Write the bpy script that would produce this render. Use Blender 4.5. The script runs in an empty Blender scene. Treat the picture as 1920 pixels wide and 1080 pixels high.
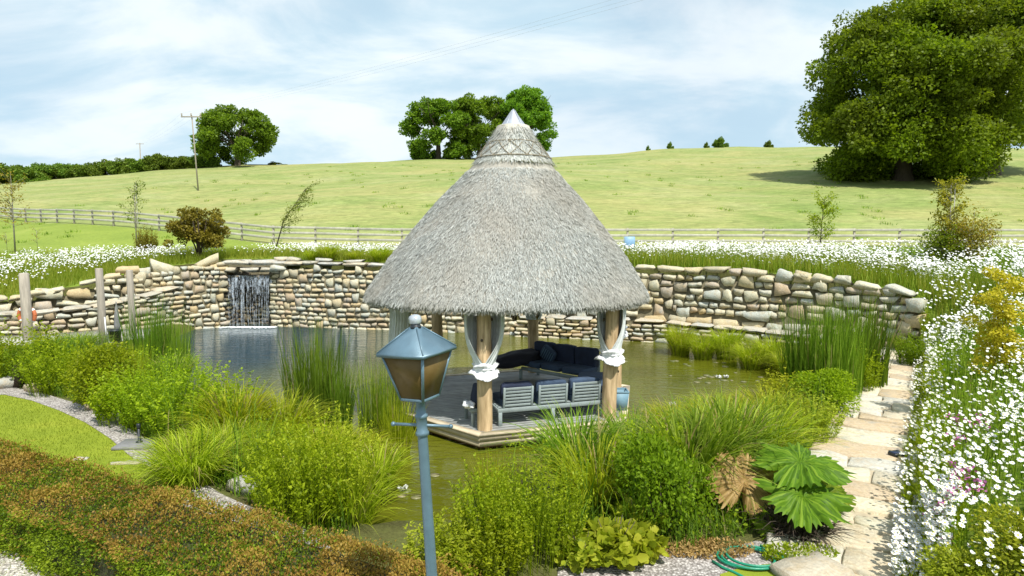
import bpy, bmesh, math, random
import numpy as np
from mathutils import Vector, Matrix, noise as mnoise

rnd = random.Random(7)
rng = np.random.default_rng(7)
R = math.radians
PI = math.pi

# ------------------------------------------------------------------ camera
scene = bpy.context.scene
CAMZ = 3.9
FPX = 1150.0
PITCH = math.atan(85.0 / FPX)
cam_data = bpy.data.cameras.new("camera")
cam_data.sensor_width = 36.0
cam_data.lens = 36.0 * FPX / 1920.0
cam_data.clip_start = 0.05
cam_data.clip_end = 3000.0
cam = bpy.data.objects.new("camera", cam_data)
scene.collection.objects.link(cam)
cam.location = (0, 0, CAMZ)
cam.rotation_euler = (PI / 2 - PITCH, 0, 0)
scene.camera = cam

# ------------------------------------------------------------------ world / sun
SUN_ELEV, SUN_AZ = R(56), R(152)     # azimuth clockwise from +Y (the view direction): behind the camera, to the right
world = bpy.data.worlds.new("World")
scene.world = world
world.use_nodes = True
wn = world.node_tree.nodes; wl = world.node_tree.links
wn.clear()
w_out = wn.new("ShaderNodeOutputWorld")
w_bg = wn.new("ShaderNodeBackground"); w_bg.inputs["Strength"].default_value = 0.10
w_sky = wn.new("ShaderNodeTexSky"); w_sky.sky_type = 'NISHITA'; w_sky.sun_disc = False
w_sky.sun_elevation = SUN_ELEV; w_sky.sun_rotation = SUN_AZ
w_sky.air_density = 1.0; w_sky.dust_density = 1.2; w_sky.ozone_density = 1.5
w_tc = wn.new("ShaderNodeTexCoord")
w_sep = wn.new("ShaderNodeSeparateXYZ"); wl.new(w_tc.outputs["Generated"], w_sep.inputs[0])
w_add = wn.new("ShaderNodeMath"); w_add.operation = 'ADD'; w_add.inputs[1].default_value = 0.30
w_abs = wn.new("ShaderNodeMath"); w_abs.operation = 'ABSOLUTE'
wl.new(w_sep.outputs["Z"], w_abs.inputs[0]); wl.new(w_abs.outputs[0], w_add.inputs[0])
def wdiv(sock):
    d = wn.new("ShaderNodeMath"); d.operation = 'DIVIDE'
    wl.new(sock, d.inputs[0]); wl.new(w_add.outputs[0], d.inputs[1]); return d.outputs[0]
w_com = wn.new("ShaderNodeCombineXYZ")
wl.new(wdiv(w_sep.outputs["X"]), w_com.inputs[0]); wl.new(wdiv(w_sep.outputs["Y"]), w_com.inputs[1])
def wnoise(scale, det, rough, dist, loc=(0, 0, 0), sc=(1, 1, 1)):
    mp = wn.new("ShaderNodeMapping"); mp.inputs["Location"].default_value = loc; mp.inputs["Scale"].default_value = sc
    wl.new(w_com.outputs[0], mp.inputs[0])
    n = wn.new("ShaderNodeTexNoise"); n.inputs["Scale"].default_value = scale; n.inputs["Detail"].default_value = det
    n.inputs["Roughness"].default_value = rough; n.inputs["Distortion"].default_value = dist
    wl.new(mp.outputs[0], n.inputs["Vector"]); return n.outputs["Fac"]
def wramp(sock, a, b, va=0.0, vb=1.0):
    m = wn.new("ShaderNodeMapRange"); m.interpolation_type = 'SMOOTHSTEP'
    m.inputs["From Min"].default_value = a; m.inputs["From Max"].default_value = b
    m.inputs["To Min"].default_value = va; m.inputs["To Max"].default_value = vb
    wl.new(sock, m.inputs["Value"]); return m.outputs["Result"]
cover = wramp(wnoise(0.9, 7, 0.55, 0.4, (2.3, 1.1, 0), (1, 1.3, 1)), 0.30, 0.66, 0.72, 0.97)
tone = wramp(wnoise(2.0, 9, 0.56, 0.35, (5.1, 8.2, 3), (0.8, 1.3, 1)), 0.36, 0.60, 0.0, 1.0)
w_cc = wn.new("ShaderNodeMix"); w_cc.data_type = 'RGBA'
w_cc.inputs[6].default_value = (4.3, 5.75, 6.65, 1); w_cc.inputs[7].default_value = (6.9, 7.5, 7.7, 1)
wl.new(tone, w_cc.inputs[0])
w_mix = wn.new("ShaderNodeMix"); w_mix.data_type = 'RGBA'
w_cm = wn.new("ShaderNodeMath"); w_cm.operation = 'MULTIPLY'; wl.new(cover, w_cm.inputs[0]); wl.new(wramp(w_sep.outputs["Z"], .34, .8, 1.0, .42), w_cm.inputs[1])
wl.new(w_cm.outputs[0], w_mix.inputs[0]); wl.new(w_sky.outputs[0], w_mix.inputs[6]); wl.new(w_cc.outputs[2], w_mix.inputs[7])
wl.new(w_mix.outputs[2], w_bg.inputs["Color"]); wl.new(w_bg.outputs[0], w_out.inputs[0])

sun_data = bpy.data.lights.new("sun", 'SUN'); sun_data.energy = 3.9; sun_data.angle = R(0.6)
sun_data.color = (1.0, 0.965, 0.89)
sun = bpy.data.objects.new("sun", sun_data); scene.collection.objects.link(sun)
sd = Vector((math.sin(SUN_AZ) * math.cos(SUN_ELEV), math.cos(SUN_AZ) * math.cos(SUN_ELEV), math.sin(SUN_ELEV)))
sun.rotation_euler = sd.to_track_quat('Z', 'Y').to_euler()
vs = scene.view_settings
vs.view_transform = 'Standard'; vs.look = 'None'; vs.gamma = 1.0; vs.use_curve_mapping = False; vs.exposure = 0.52

# ------------------------------------------------------------------ projection helpers (used once, to measure out the site)
def ray(px, py):
    v = Vector(((px - 960) / FPX, 1.0, -(py - 540) / FPX))
    c, s = math.cos(PITCH), math.sin(PITCH)
    return Vector((v.x, v.y * c + v.z * s, -v.y * s + v.z * c))
def W(px, py, z=0.38):
    d = ray(px, py); t = (z - CAMZ) / d.z
    return Vector((d.x * t, d.y * t, z))
def WD(px, py, Y):
    d = ray(px, py); t = Y / d.y
    return Vector((d.x * t, Y, CAMZ + d.z * t))

# ------------------------------------------------------------------ object helpers
COL = scene.collection
ORG = {}
def setp(o, label=None, cat=None, group=None, kind=None):
    if label: o["label"] = label
    if cat: o["category"] = cat
    if group: o["group"] = group
    if kind: o["kind"] = kind
    return o
def thing(name, label, cat, loc=(0, 0, 0), group=None, rz=0.0):
    o = bpy.data.objects.new(name, None); COL.objects.link(o)
    o.location = loc; o.rotation_euler = (0, 0, rz); o.empty_display_size = 0.1
    ORG[o.name] = Vector(loc)
    return setp(o, label, cat, group)

class G:
    """collects polygons (tri / quad arrays) with one float per face"""
    def __init__(s): s.V = []; s.F = {}; s.n = 0
    def add(s, V, F, a=0.5):
        V = np.asarray(V, dtype=np.float32).reshape(-1, 3)
        if isinstance(F, np.ndarray):
            fs = {F.shape[1]: F}
        else:
            fs = {}
            for f in F: fs.setdefault(len(f), []).append(f)
            fs = {k: np.array(v, dtype=np.int32) for k, v in fs.items()}
        for k, f in fs.items():
            aa = np.full(len(f), a, dtype=np.float32) if np.isscalar(a) else np.asarray(a, dtype=np.float32)
            s.F.setdefault(k, []).append((f + s.n, aa))
        s.V.append(V); s.n += len(V); return s
    def mesh(s, name, smooth=False, off=None):
        me = bpy.data.meshes.new(name)
        if not s.V: return me
        V = np.concatenate(s.V)
        if off is not None: V = V - np.array(off, dtype=np.float32)
        loops = []; starts = []; att = []; pos = 0
        for k, lst in s.F.items():
            f = np.concatenate([x[0] for x in lst]); a = np.concatenate([x[1] for x in lst])
            loops.append(f.ravel()); starts.append(pos + np.arange(len(f)) * k); pos += len(f) * k; att.append(a)
        loops = np.concatenate(loops).astype(np.int32); starts = np.concatenate(starts).astype(np.int32); att = np.concatenate(att)
        me.vertices.add(len(V)); me.vertices.foreach_set("co", V.astype(np.float32).ravel())
        me.loops.add(len(loops)); me.loops.foreach_set("vertex_index", loops)
        me.polygons.add(len(starts)); me.polygons.foreach_set("loop_start", starts)
        if smooth: me.polygons.foreach_set("use_smooth", np.ones(len(starts), dtype=bool))
        me.update(calc_edges=True)
        at = me.attributes.new("v", 'FLOAT', 'FACE'); at.data.foreach_set("value", att.astype(np.float32))
        return me

def root_of(o):
    while o.parent: o = o.parent
    return o
def part(name, g, mat, parent=None, smooth=False, kind=None, label=None):
    off = None
    if parent is not None:
        off = ORG.get(root_of(parent).name)
    me = g if isinstance(g, bpy.types.Mesh) else g.mesh(name, smooth, off)
    if mat is not None and len(me.materials) == 0: me.materials.append(mat)
    o = bpy.data.objects.new(name, me); COL.objects.link(o)
    if parent is not None: o.parent = parent
    setp(o, label, None, None, kind)
    return o
def structure(name, g, mat, smooth=False):
    return part(name, g, mat, None, smooth, 'structure')
def stuff(name, g, mat, label, cat, smooth=False):
    o = part(name, g, mat, None, smooth, 'stuff'); setp(o, label, cat); return o
def copy_tree(o, parent=None):
    c = o.copy(); COL.objects.link(c)
    if parent is not None: c.parent = parent
    for ch in list(o.children): copy_tree(ch, c)
    return c

# ------------------------------------------------------------------ shapes
def rotz(a):
    c, s = math.cos(a), math.sin(a); return np.array([[c, -s, 0], [s, c, 0], [0, 0, 1.0]])
def rotx(a):
    c, s = math.cos(a), math.sin(a); return np.array([[1.0, 0, 0], [0, c, -s], [0, s, c]])
def roty(a):
    c, s = math.cos(a), math.sin(a); return np.array([[c, 0, s], [0, 1.0, 0], [-s, 0, c]])
_boxc = {}
def box(g, c, size, M=None, bev=0.006, a=0.5):
    """chamfered box"""
    sx, sy, sz = [x / 2 for x in size]; b = min(bev, sx * .9, sy * .9, sz * .9)
    V = []; idx = {}
    for x in (-1, 1):
        for y in (-1, 1):
            for z in (-1, 1):
                for ax in range(3):
                    p = [x * (sx - b), y * (sy - b), z * (sz - b)]
                    p[ax] = (x, y, z)[ax] * (sx, sy, sz)[ax]
                    idx[(x, y, z, ax)] = len(V); V.append(p)
    F = []
    for ax in range(3):
        u, v = (ax + 1) % 3, (ax + 2) % 3
        for s in (-1, 1):
            q = []
            for (du, dv) in ((-1, -1), (1, -1), (1, 1), (-1, 1)):
                t = [0, 0, 0]; t[ax] = s; t[u] = du; t[v] = dv; q.append(idx[(t[0], t[1], t[2], ax)])
            F.append(q if s > 0 else q[::-1])
    for ax in range(3):      # edges along ax
        u, v = (ax + 1) % 3, (ax + 2) % 3
        for su in (-1, 1):
            for sv in (-1, 1):
                def k(sa, face):
                    t = [0, 0, 0]; t[ax] = sa; t[u] = su; t[v] = sv; return idx[(t[0], t[1], t[2], face)]
                q = [k(-1, u), k(1, u), k(1, v), k(-1, v)]
                F.append(q if su * sv < 0 else q[::-1])
    for x in (-1, 1):
        for y in (-1, 1):
            for z in (-1, 1):
                q = [idx[(x, y, z, 0)], idx[(x, y, z, 1)], idx[(x, y, z, 2)]]
                F.append(q if x * y * z > 0 else q[::-1])
    V = np.array(V)
    if M is not None: V = V @ np.asarray(M).T
    g.add(V + np.array(c), F, a); return g
def bar(g, p, q, w, h, bev=0.004, a=0.5):
    """box running from p to q, w across (horizontal), h high"""
    p = Vector(p); q = Vector(q); d = q - p; L = d.length; d.normalize()
    up = Vector((0, 0, 1)) if abs(d.z) < .95 else Vector((0, 1, 0))
    s = up.cross(d).normalized(); u = d.cross(s)
    M = np.array([[d.x, s.x, u.x], [d.y, s.y, u.y], [d.z, s.z, u.z]])
    return box(g, (p + q) / 2, (L, w, h), M, bev, a)
def tube(g, pts, rad, n=8, cap=True, a=0.5, wob=0.0):
    pts = [Vector(p) for p in pts]
    if np.isscalar(rad): rad = [rad] * len(pts)
    V = []; F = []
    pu = None
    for i, p in enumerate(pts):
        d = (pts[min(i + 1, len(pts) - 1)] - pts[max(i - 1, 0)])
        if d.length < 1e-9: d = Vector((0, 0, 1))
        d.normalize()
        if pu is None:
            u = d.orthogonal().normalized()
        else:
            u = (pu - d * pu.dot(d))
            u = u.normalized() if u.length > 1e-6 else d.orthogonal().normalized()
        pu = u; w = d.cross(u)
        for k in range(n):
            t = 2 * PI * k / n
            r = rad[i] * (1 + (wob * rnd.uniform(-1, 1) if wob else 0))
            V.append(p + (u * math.cos(t) + w * math.sin(t)) * r)
    for i in range(len(pts) - 1):
        for k in range(n):
            F.append([i * n + k, i * n + (k + 1) % n, (i + 1) * n + (k + 1) % n, (i + 1) * n + k])
    base = len(V)
    if cap:
        V.append(pts[0]); V.append(pts[-1]); m = (len(pts) - 1) * n
        for k in range(n):
            F.append([base, (k + 1) % n, k]); F.append([base + 1, m + k, m + (k + 1) % n])
    g.add(np.array([list(v) for v in V]), F, a); return g
def lathe(g, prof, c=(0, 0, 0), n=16, M=None, a=0.5, ph=0.0):
    V = []; F = []
    for (r, z) in prof:
        for k in range(n):
            t = 2 * PI * k / n + ph; V.append((r * math.cos(t), r * math.sin(t), z))
    for i in range(len(prof) - 1):
        for k in range(n):
            F.append([i * n + k, i * n + (k + 1) % n, (i + 1) * n + (k + 1) % n, (i + 1) * n + k])
    V = np.array(V)
    if M is not None: V = V @ np.asarray(M).T
    g.add(V + np.array(c), F, a); return g
def prism(g, poly, z0, z1, a=0.5):
    """closed polygon (ccw) extruded between z0 and z1"""
    n = len(poly)
    V = [(x, y, z1) for x, y in poly] + [(x, y, z0) for x, y in poly]
    F = [list(range(n)), list(range(2 * n - 1, n - 1, -1))]
    for i in range(n):
        j = (i + 1) % n; F.append([i, n + i, n + j, j])
    g.add(np.array(V), F, a); return g
def pillow(g, c, size, M=None, e=0.35, n=12, a=0.5, crush=0.0, seed=0):
    """soft rounded box (superellipsoid)"""
    V = []; F = []; m = n * 2
    f = lambda w, p: math.copysign(abs(w) ** p, w)
    for i in range(n + 1):
        th = -PI / 2 + PI * i / n
        for k in range(m):
            ph = 2 * PI * k / m
            x = f(math.cos(th), e) * f(math.cos(ph), e); y = f(math.cos(th), e) * f(math.sin(ph), e); z = f(math.sin(th), e)
            d = 1 + crush * mnoise.noise(Vector((x * 1.7 + seed, y * 1.7, z * 1.7)))
            V.append((x * size[0] / 2 * d, y * size[1] / 2 * d, z * size[2] / 2 * d))
    for i in range(n):
        for k in range(m):
            F.append([i * m + k, i * m + (k + 1) % m, (i + 1) * m + (k + 1) % m, (i + 1) * m + k])
    V = np.array(V)
    if M is not None: V = V @ np.asarray(M).T
    g.add(V + np.array(c), F, a); return g

def normv(a): return a / (np.linalg.norm(a, axis=-1, keepdims=True) + 1e-9)
def frames(d, up=None):
    """rotation matrices whose y column is d and z column a normal, N x 3 x 3"""
    d = normv(d)
    if up is None: up = rng.normal(size=d.shape)
    x = normv(np.cross(d, up)); z = np.cross(x, d)
    return np.stack([x, d, z], axis=2)
def inst(g, V, F, T, M=None, S=1.0, a=None):
    N = len(T); V = np.asarray(V, dtype=np.float32); F = np.asarray(F, dtype=np.int32)
    S = np.broadcast_to(np.asarray(S, dtype=np.float32).reshape(-1, 1, 1) if np.ndim(S) <= 1 else np.asarray(S)[:, None, :], (N, 1, 1) if np.ndim(S) <= 1 else (N, 1, 3))
    VV = V[None] * S
    if M is not None: VV = np.einsum('nij,nkj->nki', M, VV)
    VV = VV + np.asarray(T)[:, None, :]
    FF = F[None] + (np.arange(N) * len(V))[:, None, None]
    aa = 0.5 if a is None else np.repeat(a, len(F))
    g.add(VV.reshape(-1, 3), FF.reshape(-1, F.shape[1]), aa); return g
LEAF = (np.array([(0, 0, 0), (.27, .45, .09), (0, 1, -.03), (-.27, .45, .09)]), np.array([[0, 1, 2, 3]]))
LEAFW = (np.array([(0, 0, 0), (.42, .35, .1), (.3, .85, .04), (0, 1.05, -.05), (-.3, .85, .04), (-.42, .35, .1)]), np.array([[0, 1, 2, 3], [0, 3, 4, 5]]))

def blades(g, P, h, reach, droop, width, K=4, az=None, a=None, p=1.6):
    """N grass blades from base points P (N x 3)"""
    N = len(P); h = np.broadcast_to(h, N); reach = np.broadcast_to(reach, N); droop = np.broadcast_to(droop, N); width = np.broadcast_to(width, N)
    if az is None: az = rng.uniform(0, 2 * PI, N)
    t = np.linspace(0, 1, K + 1)[None, :]
    hx = reach[:, None] * t ** p
    zz = h[:, None] * (t * (1 + droop[:, None]) - droop[:, None] * 1.35 * t ** 2.2)
    C = np.stack([P[:, 0:1] + np.cos(az)[:, None] * hx, P[:, 1:2] + np.sin(az)[:, None] * hx, P[:, 2:3] + zz], axis=2)
    sa = az + PI / 2 + rng.uniform(-.9, .9, N)
    side = np.stack([np.cos(sa), np.sin(sa), np.zeros(N)], axis=1)
    w = width[:, None] * (1 - t ** 2 * .92) * .5
    Lp = C - side[:, None, :] * w[:, :, None]; Rp = C + side[:, None, :] * w[:, :, None]
    V = np.stack([Lp, Rp], axis=2).reshape(N, -1, 3)
    F = np.array([[2 * i, 2 * i + 1, 2 * i + 3, 2 * i + 2] for i in range(K)])
    FF = F[None] + (np.arange(N) * (2 * (K + 1)))[:, None, None]
    aa = np.repeat(rng.uniform(0, 1, N) if a is None else a, K)
    g.add(V.reshape(-1, 3), FF.reshape(-1, 4), aa); return g
def disc(n, r, sq=1.0):
    t = rng.uniform(0, 2 * PI, n); q = r * np.sqrt(rng.uniform(0, 1, n)) ** sq
    return np.stack([np.cos(t) * q, np.sin(t) * q], axis=1)

# ------------------------------------------------------------------ materials
def newmat(name):
    m = bpy.data.materials.new(name); m.use_nodes = True
    nt = m.node_tree; b = nt.nodes["Principled BSDF"]; return m, nt.nodes, nt.links, b
def tex(n, l, scale, det=4, rough=.55, dist=0.0, coord='Object', sc=(1, 1, 1)):
    tc = n.new("ShaderNodeTexCoord"); mp = n.new("ShaderNodeMapping"); mp.inputs["Scale"].default_value = sc
    if coord == 'World':
        ge = n.new("ShaderNodeNewGeometry"); l.new(ge.outputs["Position"], mp.inputs[0])
    else: l.new(tc.outputs[coord], mp.inputs[0])
    t = n.new("ShaderNodeTexNoise"); t.inputs["Scale"].default_value = scale; t.inputs["Detail"].default_value = det
    t.inputs["Roughness"].default_value = rough; t.inputs["Distortion"].default_value = dist
    l.new(mp.outputs[0], t.inputs["Vector"]); return t.outputs["Fac"]
def ramp(n, l, sock, stops):
    r = n.new("ShaderNodeValToRGB"); e = r.color_ramp.elements
    while len(e) < len(stops): e.new(0.5)
    for i, (p, c) in enumerate(stops): e[i].position = p; e[i].color = (c[0], c[1], c[2], 1)
    l.new(sock, r.inputs[0]); return r.outputs[0]
def mixc(n, l, fac, a, b, mode='MIX'):
    m = n.new("ShaderNodeMix"); m.data_type = 'RGBA'; m.blend_type = mode
    for s, v in ((0, fac), (6, a), (7, b)):
        if isinstance(v, (int, float)): m.inputs[s].default_value = v
        elif isinstance(v, tuple): m.inputs[s].default_value = (v[0], v[1], v[2], 1)
        else: l.new(v, m.inputs[s])
    return m.outputs[2]
def mth(n, l, op, a, b=0.0, c=None):
    m = n.new("ShaderNodeMath"); m.operation = op
    for i, v in enumerate((a, b) if c is None else (a, b, c)):
        if isinstance(v, (int, float)): m.inputs[i].default_value = v
        else: l.new(v, m.inputs[i])
    return m.outputs[0]
def bump(n, l, b, sock, st=.3, dist=.02):
    bp = n.new("ShaderNodeBump"); bp.inputs["Strength"].default_value = st; bp.inputs["Distance"].default_value = dist
    l.new(sock, bp.inputs["Height"]); l.new(bp.outputs[0], b.inputs["Normal"])
def leafmat(name, dark, mid, light, trans=.35, objvar=.25, patch=None, rough=.5, dead=None):
    m, n, l, b = newmat(name)
    at = n.new("ShaderNodeAttribute"); at.attribute_name = "v"
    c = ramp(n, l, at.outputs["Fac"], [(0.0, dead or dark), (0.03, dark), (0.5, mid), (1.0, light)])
    if patch:
        f = tex(n, l, patch[0], 3, .5, 0, 'World'); f = ramp(n, l, f, [(.42, (0, 0, 0)), (.62, (1, 1, 1))])
        c = mixc(n, l, f, c, mixc(n, l, patch[2], c, patch[1]))
    oi = n.new("ShaderNodeObjectInfo")
    hs = n.new("ShaderNodeHueSaturation")
    l.new(mth(n, l, 'MULTIPLY_ADD', oi.outputs["Random"], .03, .485), hs.inputs["Hue"])
    l.new(mth(n, l, 'MULTIPLY_ADD', oi.outputs["Random"], objvar, 1 - objvar / 2), hs.inputs["Value"])
    l.new(c, hs.inputs["Color"])
    b.inputs["Roughness"].default_value = rough; b.inputs["Specular IOR Level"].default_value = .18
    l.new(hs.outputs[0], b.inputs["Base Color"])
    tr = n.new("ShaderNodeBsdfTranslucent"); l.new(mixc(n, l, 1.0, hs.outputs[0], (1.25, 1.3, .6), 'MULTIPLY'), tr.inputs[0])
    mx = n.new("ShaderNodeMixShader"); mx.inputs[0].default_value = trans
    l.new(b.outputs[0], mx.inputs[1]); l.new(tr.outputs[0], mx.inputs[2])
    l.new(mx.outputs[0], n["Material Output"].inputs[0]); return m
def plain(name, col, rough=.6, var=.25, scale=6, metal=0.0, bst=.25, bscale=40, stretch=(1, 1, 1), coord='Object', col2=None):
    m, n, l, b = newmat(name)
    f = tex(n, l, scale, 5, .6, 0.2, coord, stretch)
    d = tuple(c * (1 - var) for c in col); e = tuple(min(1, c * (1 + var)) for c in (col2 or col))
    c = ramp(n, l, f, [(.3, d), (.7, e)])
    oi = n.new("ShaderNodeObjectInfo"); hs = n.new("ShaderNodeHueSaturation")
    l.new(mth(n, l, 'MULTIPLY_ADD', oi.outputs["Random"], .16, .92), hs.inputs["Value"]); l.new(c, hs.inputs["Color"])
    l.new(hs.outputs[0], b.inputs["Base Color"]); b.inputs["Roughness"].default_value = rough; b.inputs["Metallic"].default_value = metal
    if bst: bump(n, l, b, tex(n, l, bscale, 5, .65, 0, coord, stretch), bst, .01)
    return m

MAT = {}
# ground
def ground_mat(name, stops, scale=.5, fine=9.0, bst=.6, bd=.05, finemix=.45, sc=(1, 1, 1), extra=None):
    m, n, l, b = newmat(name)
    f = tex(n, l, scale, 6, .6, .4, 'World', sc); c = ramp(n, l, f, stops)
    f2 = tex(n, l, fine, 4, .7, 0, 'World')
    c = mixc(n, l, finemix, c, ramp(n, l, f2, [(.3, (.35, .35, .35)), (.7, (.95, .95, .95))]), 'OVERLAY')
    if extra: c = extra(n, l, c)
    l.new(c, b.inputs["Base Color"]); b.inputs["Roughness"].default_value = .9; b.inputs["Specular IOR Level"].default_value = .15
    bump(n, l, b, f2, bst, bd); return m
def field_extra(n, l, c):
    f = tex(n, l, .045, 5, .65, .8, 'World', (1, 2.2, 1))
    c = mixc(n, l, ramp(n, l, f, [(.42, (0, 0, 0)), (.64, (.7, .7, .7))]), c, (.36, .33, .13))
    c = mixc(n, l, .5, c, ramp(n, l, tex(n, l, 1.1, 8, .8, .5, 'World', (.7, 1.6, 1)), [(.35, (.16, .19, .15)), (.62, (.75, .74, .74))]), 'OVERLAY')
    f3 = tex(n, l, .35, 5, .7, .3, 'World', (1, 3, 1))
    return mixc(n, l, ramp(n, l, f3, [(.52, (0, 0, 0)), (.72, (.75, .75, .75))]), c, (.20, .27, .07))
MAT['field'] = ground_mat('field_grass', [(.3, (.16, .22, .055)), (.5, (.225, .27, .085)), (.72, (.31, .32, .14))], .09, 2.2, .5, .12, .22, (1, 1.8, 1), field_extra)
MAT['bank'] = ground_mat('bank_grass', [(.3, (.11, .17, .015)), (.6, (.17, .23, .03)), (.8, (.24, .26, .05))], .5, 6, .8, .06, .5)
MAT['meadow'] = ground_mat('mown_meadow', [(.3, (.16, .22, .035)), (.6, (.21, .27, .045)), (.8, (.27, .31, .07))], .25, 5, .5, .05, .3)
MAT['lawn'] = ground_mat('lawn_grass', [(.3, (.165, .215, .018)), (.55, (.21, .26, .022)), (.8, (.26, .29, .03))], .9, 60, .6, .012, .4)
MAT['soil'] = ground_mat('soil', [(.3, (.07, .06, .025)), (.55, (.1, .11, .03)), (.8, (.13, .12, .06))], 1.3, 25, .8, .03, .5)
MAT['core'] = ground_mat('wall_core', [(.3, (.10, .09, .055)), (.7, (.19, .165, .105))], 2, 14, .8, .03, .5)
def gravelmat(name, a, b_):
    m, n, l, b = newmat(name)
    ge = n.new("ShaderNodeNewGeometry"); v = n.new("ShaderNodeTexVoronoi"); v.inputs["Scale"].default_value = 32
    l.new(ge.outputs["Position"], v.inputs["Vector"])
    sp = n.new("ShaderNodeSeparateColor"); l.new(v.outputs["Color"], sp.inputs[0])
    c = ramp(n, l, sp.outputs[0], [(0, a), (.5, tuple((x + y) / 2 for x, y in zip(a, b_))), (1, b_)])
    c = mixc(n, l, ramp(n, l, v.outputs["Distance"], [(.25, (0, 0, 0)), (.75, (.75, .75, .75))]), c, (.1, .085, .07))
    l.new(c, b.inputs["Base Color"]); b.inputs["Roughness"].default_value = .85
    iv = mth(n, l, 'SUBTRACT', 1.0, v.outputs["Distance"]); bump(n, l, b, iv, .9, .015); return m
MAT['gravel'] = gravelmat('gravel', (.30, .27, .25), (.68, .64, .60))
MAT['drive'] = gravelmat('drive_gravel', (.55, .5, .42), (.85, .82, .74))
# stone
def stonemat(name, cols, val=1.0, moss=.0):
    m, n, l, b = newmat(name)
    oi = n.new("ShaderNodeObjectInfo")
    k = len(cols); c = None
    cr = n.new("ShaderNodeValToRGB"); cr.color_ramp.interpolation = 'CONSTANT'; e = cr.color_ramp.elements
    while len(e) < k: e.new(.5)
    for i, cc in enumerate(cols): e[i].position = i / k; e[i].color = tuple(x * val for x in cc) + (1,)
    at = n.new("ShaderNodeAttribute"); at.attribute_name = "v"
    l.new(mth(n, l, 'FRACT', mth(n, l, 'ADD', oi.outputs["Random"], at.outputs["Fac"])), cr.inputs[0]); c = cr.outputs[0]
    f = tex(n, l, 7, 6, .65, .6, 'World'); 
    c = mixc(n, l, ramp(n, l, f, [(.46, (0, 0, 0)), (.66, (.85, .85, .85))]), c, mixc(n, l, .5, c, (.44, .31, .15)))
    f2 = tex(n, l, 22, 6, .75, 0, 'World')
    c = mixc(n, l, .6, c, ramp(n, l, f2, [(.25, (.3, .3, .3)), (.72, (.85, .85, .85))]), 'OVERLAY')
    f3 = tex(n, l, 3.1, 4, .6, 0, 'World')
    c = mixc(n, l, ramp(n, l, f3, [(.58, (0, 0, 0)), (.75, (.6, .6, .6))]), c, (.33 * val, .36 * val, .36 * val))
    if moss:
        f4 = tex(n, l, 1.2, 5, .7, 0, 'World')
        c = mixc(n, l, ramp(n, l, f4, [(.5, (0, 0, 0)), (.7, (moss, moss, moss))]), c, (.12, .15, .04))
    l.new(c, b.inputs["Base Color"]); b.inputs["Roughness"].default_value = .9; b.inputs["Specular IOR Level"].default_value = .25
    bump(n, l, b, f2, .7, .03); return m
SC = [(.46, .42, .29), (.41, .42, .36), (.49, .42, .27), (.44, .40, .29), (.40, .42, .37), (.52, .48, .36), (.40, .32, .22), (.46, .45, .37), (.38, .35, .25), (.48, .46, .34), (.45, .36, .21), (.38, .33, .26)]
MAT['stone'] = stonemat('wall_stone', SC, 1.06, .35)
MAT['wetstone'] = stonemat('wet_stone', SC, .22, .5)
MAT['cap'] = stonemat('cap_stone', [(.55, .53, .45), (.5, .5, .46), (.58, .52, .40), (.48, .46, .38)], .82)
MAT['flag'] = stonemat('path_flagstone', [(.60, .55, .42), (.56, .53, .43), (.62, .56, .41), (.58, .5, .36), (.52, .42, .29), (.55, .49, .37), (.54, .52, .45)], .97)
MAT['boulder'] = stonemat('boulder_stone', [(.36, .36, .33), (.44, .37, .24), (.42, .42, .38)], 1.0)
MAT['sand'] = plain('sand_joint', (.42, .36, .25), .95, .2, 3, coord='World')
# water
m, n, l, b = newmat('pond_water')
f = tex(n, l, .35, 3, .5, .3, 'World')
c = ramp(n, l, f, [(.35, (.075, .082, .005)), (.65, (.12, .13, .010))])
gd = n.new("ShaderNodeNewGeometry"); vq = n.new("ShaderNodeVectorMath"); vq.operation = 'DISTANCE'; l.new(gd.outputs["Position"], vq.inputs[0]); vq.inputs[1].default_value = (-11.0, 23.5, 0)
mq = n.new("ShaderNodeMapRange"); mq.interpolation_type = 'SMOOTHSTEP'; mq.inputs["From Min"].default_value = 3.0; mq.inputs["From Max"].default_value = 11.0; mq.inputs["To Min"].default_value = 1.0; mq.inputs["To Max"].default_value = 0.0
l.new(vq.outputs["Value"], mq.inputs["Value"]); c = mixc(n, l, mq.outputs[0], c, (.012, .040, .055))  # dark blue-green near the falls, painted in for the blue sky's reflection
l.new(c, b.inputs["Base Color"]); b.inputs["Roughness"].default_value = .05; b.inputs["IOR"].default_value = 1.34
b.inputs["Specular IOR Level"].default_value = .5
w1 = tex(n, l, 2.2, 3, .6, .4, 'World', (.55, 2.6, 1))
ge_ = n.new("ShaderNodeNewGeometry"); vd = n.new("ShaderNodeVectorMath"); vd.operation = 'DISTANCE'; l.new(ge_.outputs["Position"], vd.inputs[0]); vd.inputs[1].default_value = (-10.2, 24.0, 0)
mr = n.new("ShaderNodeMapRange"); mr.inputs["From Min"].default_value = 2.0; mr.inputs["From Max"].default_value = 9.0; mr.inputs["To Min"].default_value = .5; mr.inputs["To Max"].default_value = .07
l.new(vd.outputs["Value"], mr.inputs["Value"])
bp = n.new("ShaderNodeBump"); bp.inputs["Strength"].default_value = .5; l.new(mr.outputs[0], bp.inputs["Distance"]); l.new(w1, bp.inputs["Height"]); l.new(bp.outputs[0], b.inputs["Normal"])
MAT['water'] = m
m, n, l, b = newmat('falling_water')
b.inputs["Base Color"].default_value = (.75, .85, .95, 1); b.inputs["Roughness"].default_value = .15
b.inputs["Transmission Weight"].default_value = .35
tr = n.new("ShaderNodeBsdfTransparent"); mx = n.new("ShaderNodeMixShader")
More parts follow.
